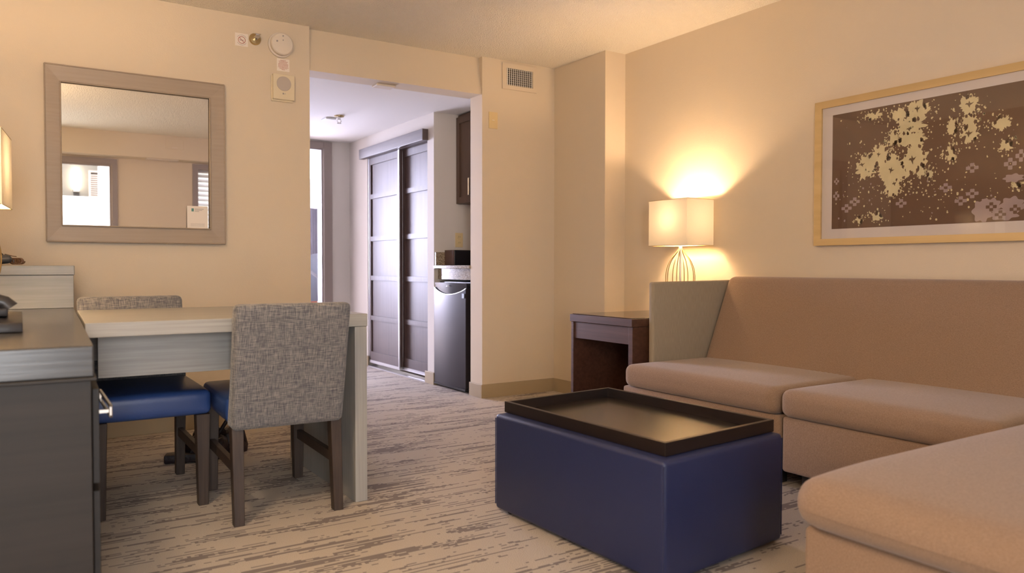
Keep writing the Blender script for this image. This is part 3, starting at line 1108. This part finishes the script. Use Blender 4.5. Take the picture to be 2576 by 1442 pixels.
oc = thing('office_chair', 'white mesh office chair with a curved frame beyond the bedroom doorway', 'chair', (3.1, 8.75, 0), 0)
bk = bmesh.new()
NU, NV = 12, 12
gv = []
for i in range(NU + 1):
    row = []
    for j in range(NV + 1):
        uu = i / NU * 2 - 1
        vv = j / NV
        wd = .24 * (1 - .35 * (1 - vv) ** 2) * (1 - .12 * vv ** 6)
        row.append(bk.verts.new((3.07 + uu * wd, 8.90 - .05 * (1 - uu * uu) + .10 * (vv - .3) ** 2, .56 + .57 * vv - .05 * uu * uu * vv)))
    gv.append(row)
for i in range(NU):
    for j in range(NV):
        bk.faces.new([gv[i][j], gv[i + 1][j], gv[i + 1][j + 1], gv[i][j + 1]])
bmesh.ops.solidify(bk, geom=bk.faces[:], thickness=.012)
obj('mesh_back', bk, M['mesh_white'], oc, True)
q = tube([(2.87, 8.86, .96), (2.90, 8.80, .90), (2.965, 8.77, .84), (2.975, 8.78, .70), (3.00, 8.82, .50), (3.08, 8.80, .42)], .016)
tube([(3.09, 8.79, .94), (3.03, 8.77, .89), (2.965, 8.77, .84)], .014, q)
obj('back_frame', q, mat('chair_frame_grey', (0.09, 0.09, 0.10), 0.5), oc, True)
obj('seat', soft(2.85, 3.33, 8.42, 8.86, .43, .49, .025, .01), M['mesh_white'], oc, True)
obj('gas_column', lathe([(0, .08), (.03, .08), (.03, .43), (0, .43)], (3.09, 8.64, 0), 'z', 14), M['nickel'], oc, True)
for k in range(5):
    a = k * 2 * PI / 5 + .3
    ft = obj('foot', tube([(3.09, 8.64, .11), (3.09 + .29 * math.cos(a), 8.64 + .29 * math.sin(a), .07)], .018), M['white_paint'], oc, True)
    ex, ey = 3.09 + .28 * math.cos(a), 8.64 + .28 * math.sin(a)
    obj('caster', lathe([(0, -.02), (.027, -.02), (.027, .02), (0, .02)], (ex, ey, .027), 'x', 14), M['dark'], ft, True)

# ------------------------------------------------------------------ side table
sd = thing('end_table', 'dark reddish brown open-front end table between the column and the sofa', 'side table', (3.3, 3.62, 0))
tx0, tx1, ty0, ty1, tz = 2.955, 3.680, 3.318, 3.905, .670
obj('table_top', B(tx0, tx1, ty0, ty1, tz - .046, tz, .003), M['end_table'], sd)
obj('glass_top', B(tx0 + .012, tx1 - .004, ty0 + .012, ty1 - .012, tz + .0002, tz + .004, .001), mat('glass_top_gloss', (.035, .014, .009), .10, spec=.8), sd, label='thin clear glass sheet over the top')
for ya, yb in ((ty0 + .004, ty0 + .040), (ty1 - .028, ty1 - .004)):
    obj('side_panel', B(tx0 + .008, tx1 - .01, ya, yb, 0, tz - .047, .002), M['end_table'], sd)
obj('apron', B(tx0 + .014, tx0 + .034, ty0 + .041, ty1 - .029, tz - .150, tz - .0475, .002), M['end_table'], sd)
obj('back_panel', B(tx1 - .035, tx1 - .015, ty0 + .041, ty1 - .029, .02, tz - .048), M['end_table'], sd)


# ------------------------------------------------------------------ table lamps
def make_lamp(name, label, cx, cy, zb, rz, power, grp=None):
    """built round the world origin of its thing, base at zb"""
    L = thing(name, label, 'lamp', (cx, cy, zb), rz, grp)
    R = base_matrix(L)

    def P(bm):
        bm.transform(R)
        return bm
    obj('base', P(lathe([(0, 0), (.075, 0), (.075, .010), (.02, .016), (0, .016)], (0, 0, 0), 'z', 36)), M['nickel'], L, True)
    obj('stem', P(lathe([(0, .01), (.006, .01), (.006, .405), (.011, .408), (.011, .425), (.007, .43), (.007, .50), (0, .50)], (0, 0, 0), 'z', 16)), M['nickel'], L, True)
    hh = [(0.02, .016), (.035, .05), (.066, .10), (.086, .16), (.094, .22), (.088, .28), (.066, .335), (.036, .375), (.012, .405), (.008, .415)]
    for k in range(8):
        a = 2 * PI * k / 8 + .25
        path = []
        # smooth the profile
        for i in range(len(hh) - 1):
            for s_ in range(3):
                t_ = s_ / 3
                p0 = hh[max(i - 1, 0)]
                p1, p2 = hh[i], hh[i + 1]
                p3 = hh[min(i + 2, len(hh) - 1)]
                q = [0.5 * (2 * p1[c] + (p2[c] - p0[c]) * t_ + (2 * p0[c] - 5 * p1[c] + 4 * p2[c] - p3[c]) * t_ ** 2 + (3 * p1[c] - p0[c] - 3 * p2[c] + p3[c]) * t_ ** 3) for c in (0, 1)]
                path.append(q)
        path.append(hh[-1])
        obj('cage_wire', P(tube([(q[0] * math.cos(a), q[0] * math.sin(a), q[1]) for q in path], .0030, n=6)), M['brass'], L, True)
    sx, sy, s0, s1 = .117, .168, .430, .718
    sh = bmesh.new()
    loops = []
    for z_ in (s0, s1):
        loops.append([sh.verts.new(p) for p in ((-sx, -sy, z_), (sx, -sy, z_), (sx, sy, z_), (-sx, sy, z_))])
    for i in range(4):
        sh.faces.new([loops[0][i], loops[0][(i + 1) % 4], loops[1][(i + 1) % 4], loops[1][i]])
    so_ = obj('lamp_shade', P(sh), M['shade'], L)
    for z_ in (s0, s1):
        tr = bmesh.new()
        pts_ = [(-sx, -sy, z_), (sx, -sy, z_), (sx, sy, z_), (-sx, sy, z_)]
        for i in range(4):
            tube([pts_[i], pts_[(i + 1) % 4]], .0018, tr, 6)
        obj('rim_wire', P(tr), M['brass'], so_)
    tr = bmesh.new()
    tube([(-sx, 0, s1 - .01), (sx, 0, s1 - .01)], .0015, tr, 5)
    tube([(0, -sy, s1 - .01), (0, sy, s1 - .01)], .0015, tr, 5)
    obj('spider', P(tr), M['brass'], so_)
    bl = lathe([(0, 0), (.012, .005), (.014, .02), (.026, .045), (.030, .068), (.024, .090), (.010, .102), (0, .104)], (0, 0, .50), 'z', 20)
    obj('bulb', P(bl), M['bulb'], L, True)
    ld = bpy.data.lights.new('bulb_light', 'POINT')
    ld.energy = power
    ld.color = (1.0, .70, .42)
    ld.shadow_soft_size = .035
    lo = bpy.data.objects.new('bulb_light', ld)
    COL.objects.link(lo)
    lo.parent = L
    lo.location = (0, 0, .60)
    return L


make_lamp('table_lamp', 'lit table lamp with wire-cage base on the end table by the sofa', 3.566, 3.548, .674, 0, 13.5, None)
make_lamp('table_lamp', 'lit table lamp at the left edge, standing on the grey dresser', -.140, 3.665, .775, -.096, 13, None)

# ------------------------------------------------------------------ sofa
sf = thing('sectional_sofa', 'taupe fabric sectional sofa with a chaise along the right wall', 'sofa', (3.3, 2.0, 0))
fx = 2.803
C = M['sofa_cloth']
obj('base', B(fx + .012, 3.69, 2.192, 3.235, .072, .315, .014, 3), C, sf, True)
obj('base', B(fx + .012, 3.69, 1.262, 2.182, .072, .315, .014, 3), C, sf, True)
obj('base', B(1.700, 3.69, .52, 1.250, .072, .305, .018, 3), C, sf, True, label='low fabric base of the chaise')


def crease(p):
    # faint pull wrinkles towards the seam
    k = max(0, 1 - abs(p.y - 2.30) / .28)
    if p.z > .40:
        p.z += .0016 * k * math.sin(p.y * 210 + p.x * 70)
    return p


obj('seat_cushion', soft(fx - .012, 3.50, 2.196, 3.205, .316, .438, .040, .010, .006, (30, 60, 5), crease), C, sf, True)
obj('seat_cushion', soft(fx - .012, 3.50, 1.270, 2.182, .316, .438, .040, .010, .006, (18, 20, 5)), C, sf, True)


def chw(p):
    # the front corner droops a little
    t_ = max(0, 1 - (p.x - 1.62) / .35)
    if p.z > .37:
        p.z -= .014 * t_ * t_
        if p.x < 2.1:
            p.y -= .0 * t_
    return p


obj('chaise_cushion', soft(1.655, 3.45, .505, 1.262, .306, .446, .062, .014, .010, (30, 14, 5), chw), C, sf, True)


def lean(p):
    # lean the back: bottom front at x 3.40, top front at x 3.60
    g_ = math.exp(-((p.y - 2.205) / .012) ** 2)
    p.x += (p.z - .40) * .42 + .005 * g_
    return p


obj('backrest', soft(3.385, 3.475, .52, 3.188, .330, .912, .034, 0, .0, (4, 130, 12), lean), C, sf, True)
bkp = prism([(3.62, .315), (3.69, .315), (3.705, .895), (3.68, .895)], 'y', .53, 3.18)
obj('back_panel', bkp, C, sf)
arm = prism([(3.000, .320), (3.700, .320), (3.700, .892), (3.000, .884)], 'y', 3.192, 3.232, .012, 3)
obj('arm_panel', arm, M['sofa_arm'], sf, True, label='grey-beige ribbed fabric wing panel at the far end')
for a, b_ in ((2.86, 3.16), (2.86, 2.26), (2.86, 2.08), (2.87, 1.34), (3.60, 3.16), (3.60, 1.3), (1.75, 1.18), (1.75, .60)):
    obj('leg', B(a, a + .06, b_ - .03, b_ + .03, 0, .074, .003), M['dark'], sf)

# ------------------------------------------------------------------ ottoman and tray
OQ = [(1.617, 1.669), (2.250, 1.738), (2.220, 2.658), (1.589, 2.589)]
ot = thing('ottoman', 'large rectangular navy leather ottoman in front of the sofa', 'ottoman', (1.92, 2.16, 0))
bm = prism(OQ, 'z', .012, .388)
es = [e for e in bm.edges]
bmesh.ops.bevel(bm, geom=es, offset=.016, segments=4, profile=.5, affect='EDGES')
obj('upholstery', bm, M['navy'], ot, True)
for (ax, ay) in OQ:
    q = bmesh.new()
    cxx, cyy = 1.92, 2.16
    px, py = cxx + (ax - cxx) * .999, cyy + (ay - cyy) * .999
    tube([(px - (ax - cxx) * .006, py - (ay - cyy) * .006, .03), (px - (ax - cxx) * .006, py - (ay - cyy) * .006, .372)], .0022, q, 8)
    obj('corner_seam', q, M['navy'], ot, True)
for (ax, ay) in OQ:
    q = bmesh.new()
    px, py = 1.92 + (ax - 1.92) * .86, 2.16 + (ay - 2.16) * .86
    lathe([(0, 0), (.02, 0), (.02, .013), (0, .013)], (px, py, 0), 'z', 12, q)
    obj('glide', q, M['dark'], ot)

TQ = [Vector(p) for p in ((1.659, 1.709), (2.241, 1.770), (2.218, 2.647), (1.636, 2.592))]
ty = thing('serving_tray', 'black rectangular lacquered tray with raised edges lying on the ottoman', 'tray', (1.94, 2.18, .389))
cen = sum(TQ, Vector((0, 0))) / 4


def inset(Q, dd):
    out = []
    n_ = len(Q)
    for i in range(n_):
        a, b_, c_ = Q[i - 1], Q[i], Q[(i + 1) % n_]
        e1, e2 = (a - b_).normalized(), (c_ - b_).normalized()
        s_ = (e1 + e2).normalized()
        sn_ = math.sqrt((1 - e1.dot(e2)) / 2)
        out.append(b_ + s_ * dd / sn_)
    return out


TI = inset(TQ, .017)
zt_, zb_, zf_ = .432, .3892, .3945
rim = bmesh.new()
o0 = [rim.verts.new((*p, zb_)) for p in TQ]
o1 = [rim.verts.new((*p, zt_)) for p in TQ]
i0 = [rim.verts.new((*p, zb_)) for p in TI]
i1 = [rim.verts.new((*p, zt_)) for p in TI]
for k in range(4):
    j = (k + 1) % 4
    rim.faces.new([o0[k], o0[j], o1[j], o1[k]])
    rim.faces.new([o1[k], o1[j], i1[j], i1[k]])
    rim.faces.new([i1[k], i1[j], i0[j], i0[k]])
    rim.faces.new([i0[k], i0[j], o0[j], o0[k]])
bmesh.ops.recalc_face_normals(rim, faces=rim.faces)
bmesh.ops.bevel(rim, geom=list(rim.edges), offset=.0015, segments=2, profile=.5, affect='EDGES')
obj('rim', rim, M['tray'], ty)
M['tray_floor'].node_tree.nodes['Principled BSDF'].inputs['IOR'].default_value = 2.1
obj('tray_floor', prism([tuple(p) for p in TI], 'z', zb_, zf_), M['tray_floor'], ty)

# ------------------------------------------------------------------ dining table
tb = thing('dining_table', 'grey driftwood dining table butted against the dresser, below the mirror', 'table', (.8, 3.4, 0))
TY0, TY1, TZ = 2.985, 3.885, .776
q = bmesh.new()
prism([(.196, TY0), (1.217, TY0), (1.217, TY1), (.226, TY1)], 'z', TZ - .052, TZ, .003, 2, q)
obj('tabletop', q, M['grey_wood'], tb)
obj('leg_panel', B(1.163, 1.215, TY0 + .003, TY1 - .003, 0, TZ - .0525, .002), M['grey_wood_v'], tb)
obj('apron', B(.245, 1.160, 3.13, 3.155, .565, TZ - .0525, .002), M['grey_wood'], tb)
obj('apron', B(.245, 1.160, TY1 - .16, TY1 - .135, .565, TZ - .0525, .002), M['grey_wood'], tb)


# ------------------------------------------------------------------ dining chairs
def make_chair(label):
    """built facing +y around the origin, then moved"""
    t = thing('dining_chair', label, 'chair', (0, 0, 0), 0, 'dining chairs at the grey table')
    hw = .211

    def bl(p):
        # back: leans backwards, a touch wider at the top, thicker towards the seat
        k = (p.z - .355) / .475
        p.y -= .100 * k
        p.x *= 1.0 + .02 * k
        if p.y > -.25 - .1 * k:
            p.y += .040 * (1 - k) ** 2
        return p
    obj('backrest', soft(-hw - .002, hw + .002, -.290, -.222, .355, .832, .022, 0, 0, (10, 3, 12), bl), M['chair_cloth'], t, True)
    obj('seat', soft(-hw - .006, hw + .006, -.215, .298, .372, .470, .022, .008, .003, (10, 12, 4)), M['navy_seat'], t, True, label='navy blue leather seat')
    L_ = M['chair_wood']
    for sx in (-1, 1):
        # front leg tapers from outside
        x1_, x0_ = sx * hw, sx * (hw - .050)
        q = bmesh.new()
        lo = [(sx * (hw - .006), .248), (sx * (hw - .044), .248), (sx * (hw - .044), .288), (sx * (hw - .006), .288)]
        hi = [(sx * (hw + .002), .240), (sx * (hw - .052), .240), (sx * (hw - .052), .294), (sx * (hw + .002), .294)]
        a = [q.verts.new((*p, 0)) for p in lo]
        b_ = [q.verts.new((*p, .372)) for p in hi]
        q.faces.new(a)
        q.faces.new(b_)
        for i in range(4):
            q.faces.new([a[i], a[(i + 1) % 4], b_[(i + 1) % 4], b_[i]])
        bmesh.ops.recalc_face_normals(q, faces=q.faces)
        bmesh.ops.bevel(q, geom=list(q.edges), offset=.002, segments=1, affect='EDGES')
        obj('leg', q, L_, t)
        # rear leg rakes backwards towards the floor
        q = bmesh.new()
        lo = [(sx * (hw - .002), -.300), (sx * (hw - .040), -.300), (sx * (hw - .040), -.262), (sx * (hw - .002), -.262)]
        hi = [(sx * (hw - .0), -.272), (sx * (hw - .044), -.272), (sx * (hw - .044), -.222), (sx * (hw - .0), -.222)]
        a = [q.verts.new((*p, 0)) for p in lo]
        b_ = [q.verts.new((*p, .372)) for p in hi]
        q.faces.new(a)
        q.faces.new(b_)
        for i in range(4):
            q.faces.new([a[i], a[(i + 1) % 4], b_[(i + 1) % 4], b_[i]])
        bmesh.ops.recalc_face_normals(q, faces=q.faces)
        bmesh.ops.bevel(q, geom=list(q.edges), offset=.002, segments=1, affect='EDGES')
        obj('leg', q, L_, t)
        xa, xb = sorted((sx * (hw - .012), sx * (hw - .034)))
        obj('stretcher', B(xa, xb, -.262, .245, .185, .225, .002), L_, t)
    return t


def copy_tree(o, parent=None):
    c = o.copy()
    COL.objects.link(c)
    c.parent = parent
    for ch in list(o.children):
        copy_tree(ch, c)
    return c


ch1 = make_chair('grey woven dining chair in front of the table with its back to the camera')
ch2 = copy_tree(ch1)
ch2['label'] = 'grey woven dining chair on the wall side of the table, facing the camera'
ch1.location = (.887, 3.232, 0)
ch1.rotation_euler = (0, 0, math.radians(-1.5))
ch2.location = (.4445, 3.572, 0)
ch2.rotation_euler = (0, 0, PI)

# ------------------------------------------------------------------ dresser
ds = thing('dresser', 'long brown dresser with a glossy grey top at the left edge of the room', 'dresser', (-.2, 3.3, 0))
DZ = .775


def dpoly(inset_x=0.0, y0_=2.150, y1_=4.855):
    # the room-side edge runs slightly out of square
    def rx(y):
        return .160 + (y - 2.15) * .0345 - inset_x
    return [(-.655, y0_), (rx(y0_), y0_), (rx(y1_), y1_), (-.655, y1_)]


obj('top', prism(dpoly(0), 'z', DZ - .078, DZ, .004, 2), M['dresser_top'], ds)
obj('lip', prism(dpoly(-.005, 2.144), 'z', DZ - .086, DZ - .0785, .001, 1), M['dresser_body'], ds)
obj('body', prism(dpoly(.006, 2.158), 'z', .0, DZ - .0865, .002, 1), M['dresser_body'], ds)
for ya, yb in ((2.20, 2.96),):
    for za, zb2 in ((.42, .66), (.14, .40)):
        px = .160 + ((ya + yb) / 2 - 2.15) * .0345
        q = prism([(.157 + (ya - 2.15) * .0345, ya), (.172 + (ya - 2.15) * .0345, ya), (.172 + (yb - 2.15) * .0345, yb), (.157 + (yb - 2.15) * .0345, yb)], 'z', za, zb2, .001, 1)
        dq = obj('drawer', q, M['dresser_body'], ds)
        if za > .4:
            q = bmesh.new()
            xh = .200
            box(q, xh - .004, xh + .004, 2.20, 2.50, .609, .617, .002)
            box(q, xh - .004, xh + .004, 2.20, 2.50, .583, .591, .002)
            box(q, xh - .004, xh + .004, 2.20, 2.212, .583, .617, .002)
            box(q, xh - .004, xh + .004, 2.488, 2.50, .583, .617, .002)
            box(q, .172, xh, 2.205, 2.211, .596, .604)
            box(q, .180, xh, 2.489, 2.495, .596, .604)
            obj('handle', q, M['nickel'], dq, label='square brushed metal pull')

rs = thing('desktop_riser', 'pale grey wooden riser box standing on the dresser against the wall', 'shelf', (-.2, 4.5, DZ))
obj('riser_body', B(-.60, .228, 4.13, 4.855, DZ + .0005, .9285, .002), M['shelf_grey'], rs)
obj('riser_top', B(-.605, .232, 4.124, 4.858, .929, .973, .003), M['shelf_grey'], rs)

# telephone on the dresser
ph = thing('telephone', 'black desk telephone at the left edge of the dresser top', 'telephone', (-.08, 2.72, DZ))
obj('phone_base', prism([(2.655, DZ + .002), (2.66, DZ + .030), (2.84, DZ + .055), (2.85, DZ + .002)], 'x', -.19, .016, .004, 2), M['dark'], ph, True)
q = tube([(-.16, 2.76, DZ + .080), (-.14, 2.76, DZ + .092), (-.06, 2.76, DZ + .096), (-.03, 2.76, DZ + .086), (-.017, 2.76, DZ + .068)],
         lambda t_: .021 if .2 < t_ < .8 else .026, n=14)
obj('handset', q, M['dark'], ph, True)
q = B(-.15, -.02, 2.73, 2.79, DZ + .045, DZ + .070, .006)
obj('cradle', q, M['dark'], ph, True)

hs = thing('headset', 'dark grey rounded gadget with a tangled brown cord on top of the riser', 'gadget', (-.05, 4.25, .974))
q = soft(-.25, -.012, 4.18, 4.30, .986, 1.018, .016, .010, 0, (8, 6, 3))
obj('case', q, M['dark_grey'], hs, True)
q = soft(-.25, -.035, 4.19, 4.29, 1.012, 1.045, .015, .012, 0, (8, 6, 3), lambda p: Vector((p.x - (p.z - 1.012) * .9, p.y, p.z)))
obj('lid', q, M['dark'], hs, True)
path = []
for i in range(150):
    t_ = i / 149
    a = t_ * 2 * PI * 7
    path.append((-.012 + .036 * t_ + .013 * math.cos(a), 4.23 + .010 * math.sin(a * .37), .993 + .013 * math.sin(a)))
q = tube(path, .0028, n=6)
tube([(-.04, 4.24, 1.025), (-.01, 4.235, 1.016), (.005, 4.23, 1.014)], .002, q, 6)
obj('coiled_cord', q, M['cord'], hs, True, label='tangled brown cord')

# ------------------------------------------------------------------ bag under the table
bg = thing('crumpled_bag', 'crumpled black bag lying on the carpet under the table', 'bag', (.82, 4.1, 0))


def blob(cx_, cy_, rx_, ry_, h_, seed, sharp=.35):
    b_ = bmesh.new()
    bmesh.ops.create_icosphere(b_, subdivisions=4, radius=1)
    for v in b_.verts:
        n_ = noise.noise(v.co * 1.7 + Vector((seed, 0, 0))) * sharp + abs(noise.noise(v.co * 4.1 + Vector((0, seed, 0)))) * sharp * .6
        p = v.co * (1 + n_)
        v.co = Vector((cx_ + p.x * rx_, cy_ + p.y * ry_, max(.002, p.z * h_ + .02 if p.z > 0 else .002)))
    bmesh.ops.recalc_face_normals(b_, faces=b_.faces)
    return b_


obj('bag_body', blob(.80, 4.13, .115, .11, .115, 3.3), M['bag'], bg, True)
q = blob(.925, 4.16, .075, .07, .105, 8.1, .3)
obj('side_pocket', q, M['bag'], bg, True)
q = prism([(.595, 4.06), (.70, 4.03), (.80, 3.98), (.84, 4.06), (.70, 4.13), (.615, 4.12)], 'z', .002, .045, .008, 2)
obj('flap', q, M['bag'], bg, True)
q = tube([(.86, 4.12, .10), (.90, 4.10, .175), (.945, 4.10, .165), (.985, 4.12, .11), (1.01, 4.15, .03)], .011, n=8)
obj('strap', q, M['bag'], bg, True)
q = tube([(.895, 4.075, .155), (.925, 4.07, .150), (.955, 4.08, .125)], .007, n=6)
obj('trim', q, M['bag_trim'], bg, True)

# ------------------------------------------------------------------ framed art
ar = thing('framed_picture', 'wide gold-framed print of pale foliage and birds on the right wall', 'picture', (RX, 1.95, 1.48))
ay0, ay1, az0, az1 = .95, 2.660, 1.086, 1.864
fw = .036
q = bmesh.new()
xo = RX - .032
for quad in (((ay0, az0), (ay1, az0), (ay1 - fw, az0 + fw), (ay0 + fw, az0 + fw)), ((ay1, az0), (ay1, az1), (ay1 - fw, az1 - fw), (ay1 - fw, az0 + fw)),
             ((ay1, az1), (ay0, az1), (ay0 + fw, az1 - fw), (ay1 - fw, az1 - fw)), ((ay0, az1), (ay0, az0), (ay0 + fw, az0 + fw), (ay0 + fw, az1 - fw))):
    vs = [q.verts.new((xo, *quad[0])), q.verts.new((xo, *quad[1])), q.verts.new((xo + .008, *quad[2])), q.verts.new((xo + .008, *quad[3]))]
    q.faces.new(vs)
    a = [q.verts.new((RX - .001, *quad[0])), q.verts.new((RX - .001, *quad[1]))]
    q.faces.new([vs[1], vs[0], a[0], a[1]])
    b_ = [q.verts.new((RX - .012, *quad[2])), q.verts.new((RX - .012, *quad[3]))]
    q.faces.new([vs[3], vs[2], b_[0], b_[1]])
bmesh.ops.remove_doubles(q, verts=q.verts, dist=1e-5)
bmesh.ops.recalc_face_normals(q, faces=q.faces)
obj('frame', q, M['gold'], ar)
obj('mat_board', B(RX - .012, RX - .008, ay0 + fw - .004, ay1 - fw + .004, az0 + fw - .004, az1 - fw + .004), M['mat_board'], ar)
PY0, PY1, PZ0, PZ1 = 1.03, 2.562, 1.174, 1.784

CREAM = [(2.364, 1.486, 0.059, 0.068), (2.292, 1.537, 0.053, 0.055), (2.229, 1.455, 0.073, 0.075), (2.215, 1.371, 0.043, 0.045), (2.107, 1.73, 0.057, 0.048), (2.139, 1.664, 0.074, 0.045), (2.19, 1.728, 0.051, 0.029), (2.129, 1.598, 0.066, 0.036), (2.111, 1.499, 0.057, 0.081), (1.855, 1.715, 0.04, 0.049), (1.852, 1.583, 0.036, 0.046), (1.857, 1.644, 0.036, 0.03), (1.931, 1.625, 0.023, 0.039), (1.715, 1.614, 0.034, 0.033), (1.7, 1.51, 0.03, 0.022), (2.331, 1.743, 0.045, 0.021), (2.402, 1.215, 0.019, 0.019), (2.306, 1.227, 0.031, 0.021), (2.033, 1.419, 0.014, 0.032), (1.937, 1.502, 0.019, 0.035), (1.653, 1.326, 0.017, 0.015), (2.223, 1.611, 0.026, 0.033), (2.078, 1.439, 0.02, 0.036), (1.50, 1.60, .05, .06), (1.38, 1.50, .06, .05), (1.25, 1.66, .06, .07), (1.15, 1.45, .05, .06)]
LILAC = [(1.792, 1.225, 0.042, 0.050), (1.751, 1.249, 0.035, 0.03), (1.668, 1.244, 0.047, 0.036), (1.701, 1.206, 0.061, 0.026), (1.664, 1.363, 0.04, 0.018), (1.779, 1.266, 0.021, 0.015), (1.56, 1.24, .06, .05), (1.44, 1.28, .05, .04)]
PETAL = [(2.474, 1.28, 0.032, 0.024), (2.427, 1.312, 0.031, 0.024), (2.536, 1.35, 0.02, 0.025), (2.175, 1.286, 0.03, 0.023), (1.958, 1.345, 0.031, 0.023), (1.888, 1.278, 0.03, 0.023), (1.837, 1.308, 0.03, 0.023), (1.839, 1.426, 0.03, 0.024), (1.678, 1.427, 0.028, 0.028), (1.635, 1.458, 0.024, 0.029), (2.535, 1.428, 0.016, 0.019), (1.53, 1.40, .03, .026), (1.33, 1.37, .03, .026)]
PETALD = [(1.754, 1.242, 0.025, 0.022), (1.715, 1.205, 0.025, 0.02), (1.655, 1.225, .024, .022)]
BIRD = [(2.099, 1.74, 0.015, 0.019), (2.138, 1.648, 0.017, 0.011), (2.297, 1.542, 0.011, 0.015), (2.387, 1.501, 0.019, 0.012), (2.229, 1.455, 0.016, 0.018), (2.12, 1.496, 0.020, 0.024), (2.211, 1.387, 0.012, 0.013), (1.855, 1.720, 0.021, 0.017), (1.856, 1.585, 0.018, 0.018)]
art = bmesh.new()
box(art, RX - .0135, RX - .012, PY0, PY1, PZ0, PZ1, mi=0)
layer = [RX - .01355]
random.seed(21)


def clampy(v):
    return max(PY0 + .001, min(PY1 - .001, v))


def clampz(v):
    return max(PZ0 + .001, min(PZ1 - .001, v))


def flat(points, mi, dx=0.0):
    """thin printed patch: triangle fan round its centre"""
    x_ = layer[0] - dx
    cy_ = sum(p[0] for p in points) / len(points)
    cz_ = sum(p[1] for p in points) / len(points)
    c_ = art.verts.new((x_, clampy(cy_), clampz(cz_)))
    vs_ = [art.verts.new((x_, clampy(p[0]), clampz(p[1]))) for p in points]
    for i in range(len(vs_)):
        a_, b__ = vs_[i], vs_[(i + 1) % len(vs_)]
        if (a_.co - b__.co).length > 1e-7:
            q_ = art.faces.new([c_, a_, b__])
            q_.material_index = mi


def ragged(cy_, cz_, ry_, rz_, mi, n_=64, amp=.42, dx=0.0):
    sd_ = random.random() * 50
    pts_ = []
    for k in range(n_):
        a_ = 2 * PI * k / n_
        rr = 1 + amp * noise.noise(Vector((math.cos(a_) * 2.3 + sd_, math.sin(a_) * 2.3, 0))) + amp * .9 * noise.noise(Vector((math.cos(a_) * 8 + sd_, math.sin(a_) * 8, 3)))
        pts_.append((cy_ + ry_ * rr * math.cos(a_), cz_ + rz_ * rr * math.sin(a_)))
    flat(pts_, mi, dx)


for i, (a, b_, c_, d_) in enumerate(CREAM):
    ragged(a, b_, c_, d_, 1, 72, .42, .00002 * i)
    # leaf flecks round each clump
    for k in range(int(10 + 420 * c_)):
        an, ra = random.random() * 2 * PI, random.uniform(.95, 2.1)
        yy_, zz_ = a + math.cos(an) * ra * c_, b_ + math.sin(an) * ra * d_
        if PY0 + .01 < yy_ < PY1 - .01 and PZ0 + .01 < zz_ < PZ1 - .01:
            s_ = random.uniform(.0015, .0048)
            ragged(yy_, zz_, s_, s_ * random.uniform(.6, 1.8), 1, 8, .5, .0000)
    # bites of the ground colour
    for k in range(7):
        an = random.random() * 2 * PI
        yy_, zz_ = a + math.cos(an) * .85 * c_, b_ + math.sin(an) * .85 * d_
        s_ = random.uniform(.004, .009)
        ragged(yy_, zz_, s_, s_ * 1.4, 0, 10, .5, .0007)
for k in range(300):      # drifting flecks, denser under the big clumps
    yy_ = random.choice((random.gauss(2.27, .13), random.gauss(2.05, .08), random.gauss(1.86, .1), random.uniform(PY0, PY1)))
    zz_ = random.choice((random.gauss(1.33, .07), random.gauss(1.45, .14), random.uniform(PZ0, PZ1)))
    if PY0 + .01 < yy_ < PY1 - .01 and PZ0 + .01 < zz_ < PZ1 - .01:
        s_ = random.uniform(.0014, .005)
        ragged(yy_, zz_, s_, s_ * random.uniform(.7, 1.7), random.choice((1, 1, 1, 2)), 8, .4, .0001)
for i, (a, b_, c_, d_) in enumerate(LILAC):
    n_ = 56
    pts_ = [(a + c_ * (1 + .14 * math.cos(7 * 2 * PI * k / n_)) * math.cos(2 * PI * k / n_), b_ + d_ * (1 + .14 * math.cos(7 * 2 * PI * k / n_)) * math.sin(2 * PI * k / n_)) for k in range(n_)]
    flat(pts_, 2, .0006 + .00002 * i)
for src, mi in ((PETAL, 2), (PETALD, 0)):
    for a, b_, c_, d_ in src:
        for sy_, sz_ in ((1, 0), (-1, 0), (0, 1), (0, -1)):
            cyy, czz = a + sy_ * c_ * .60, b_ + sz_ * d_ * .60
            pts_ = []
            for k in range(16):
                an = 2 * PI * k / 16
                rr = 1 - .16 * math.cos(4 * an)
                pts_.append((cyy + c_ * .37 * rr * math.cos(an), czz + d_ * .37 * rr * math.sin(an)))
            flat(pts_, mi, .0010)
for a, b_, c_, d_ in BIRD:    # small flying birds
    sh = [(-1.0, .45), (-.55, .25), (-.15, .30), (.05, 1.0), (.25, .35), (.6, .5), (1.0, .15), (.45, 0.0), (.30, -.35), (.05, -1.0), (-.12, -.25), (-.5, -.05)]
    rt = random.uniform(-.5, .5)
    pts_ = [(a + c_ * (p * math.cos(rt) - s_ * math.sin(rt)), b_ + d_ * (p * math.sin(rt) + s_ * math.cos(rt))) for p, s_ in sh]
    flat(pts_, 3, .0012)
obj('print', art, [M['art_brown'], M['art_cream'], M['art_lilac'], M['art_bird']], ar, label='brown print with cream foliage, lilac blossoms and small birds')
obj('picture_glass', B(RX - .0215, RX - .0200, ay0 + fw - .006, ay1 - fw + .006, az0 + fw - .006, az1 - fw + .006), M['pane'], ar)
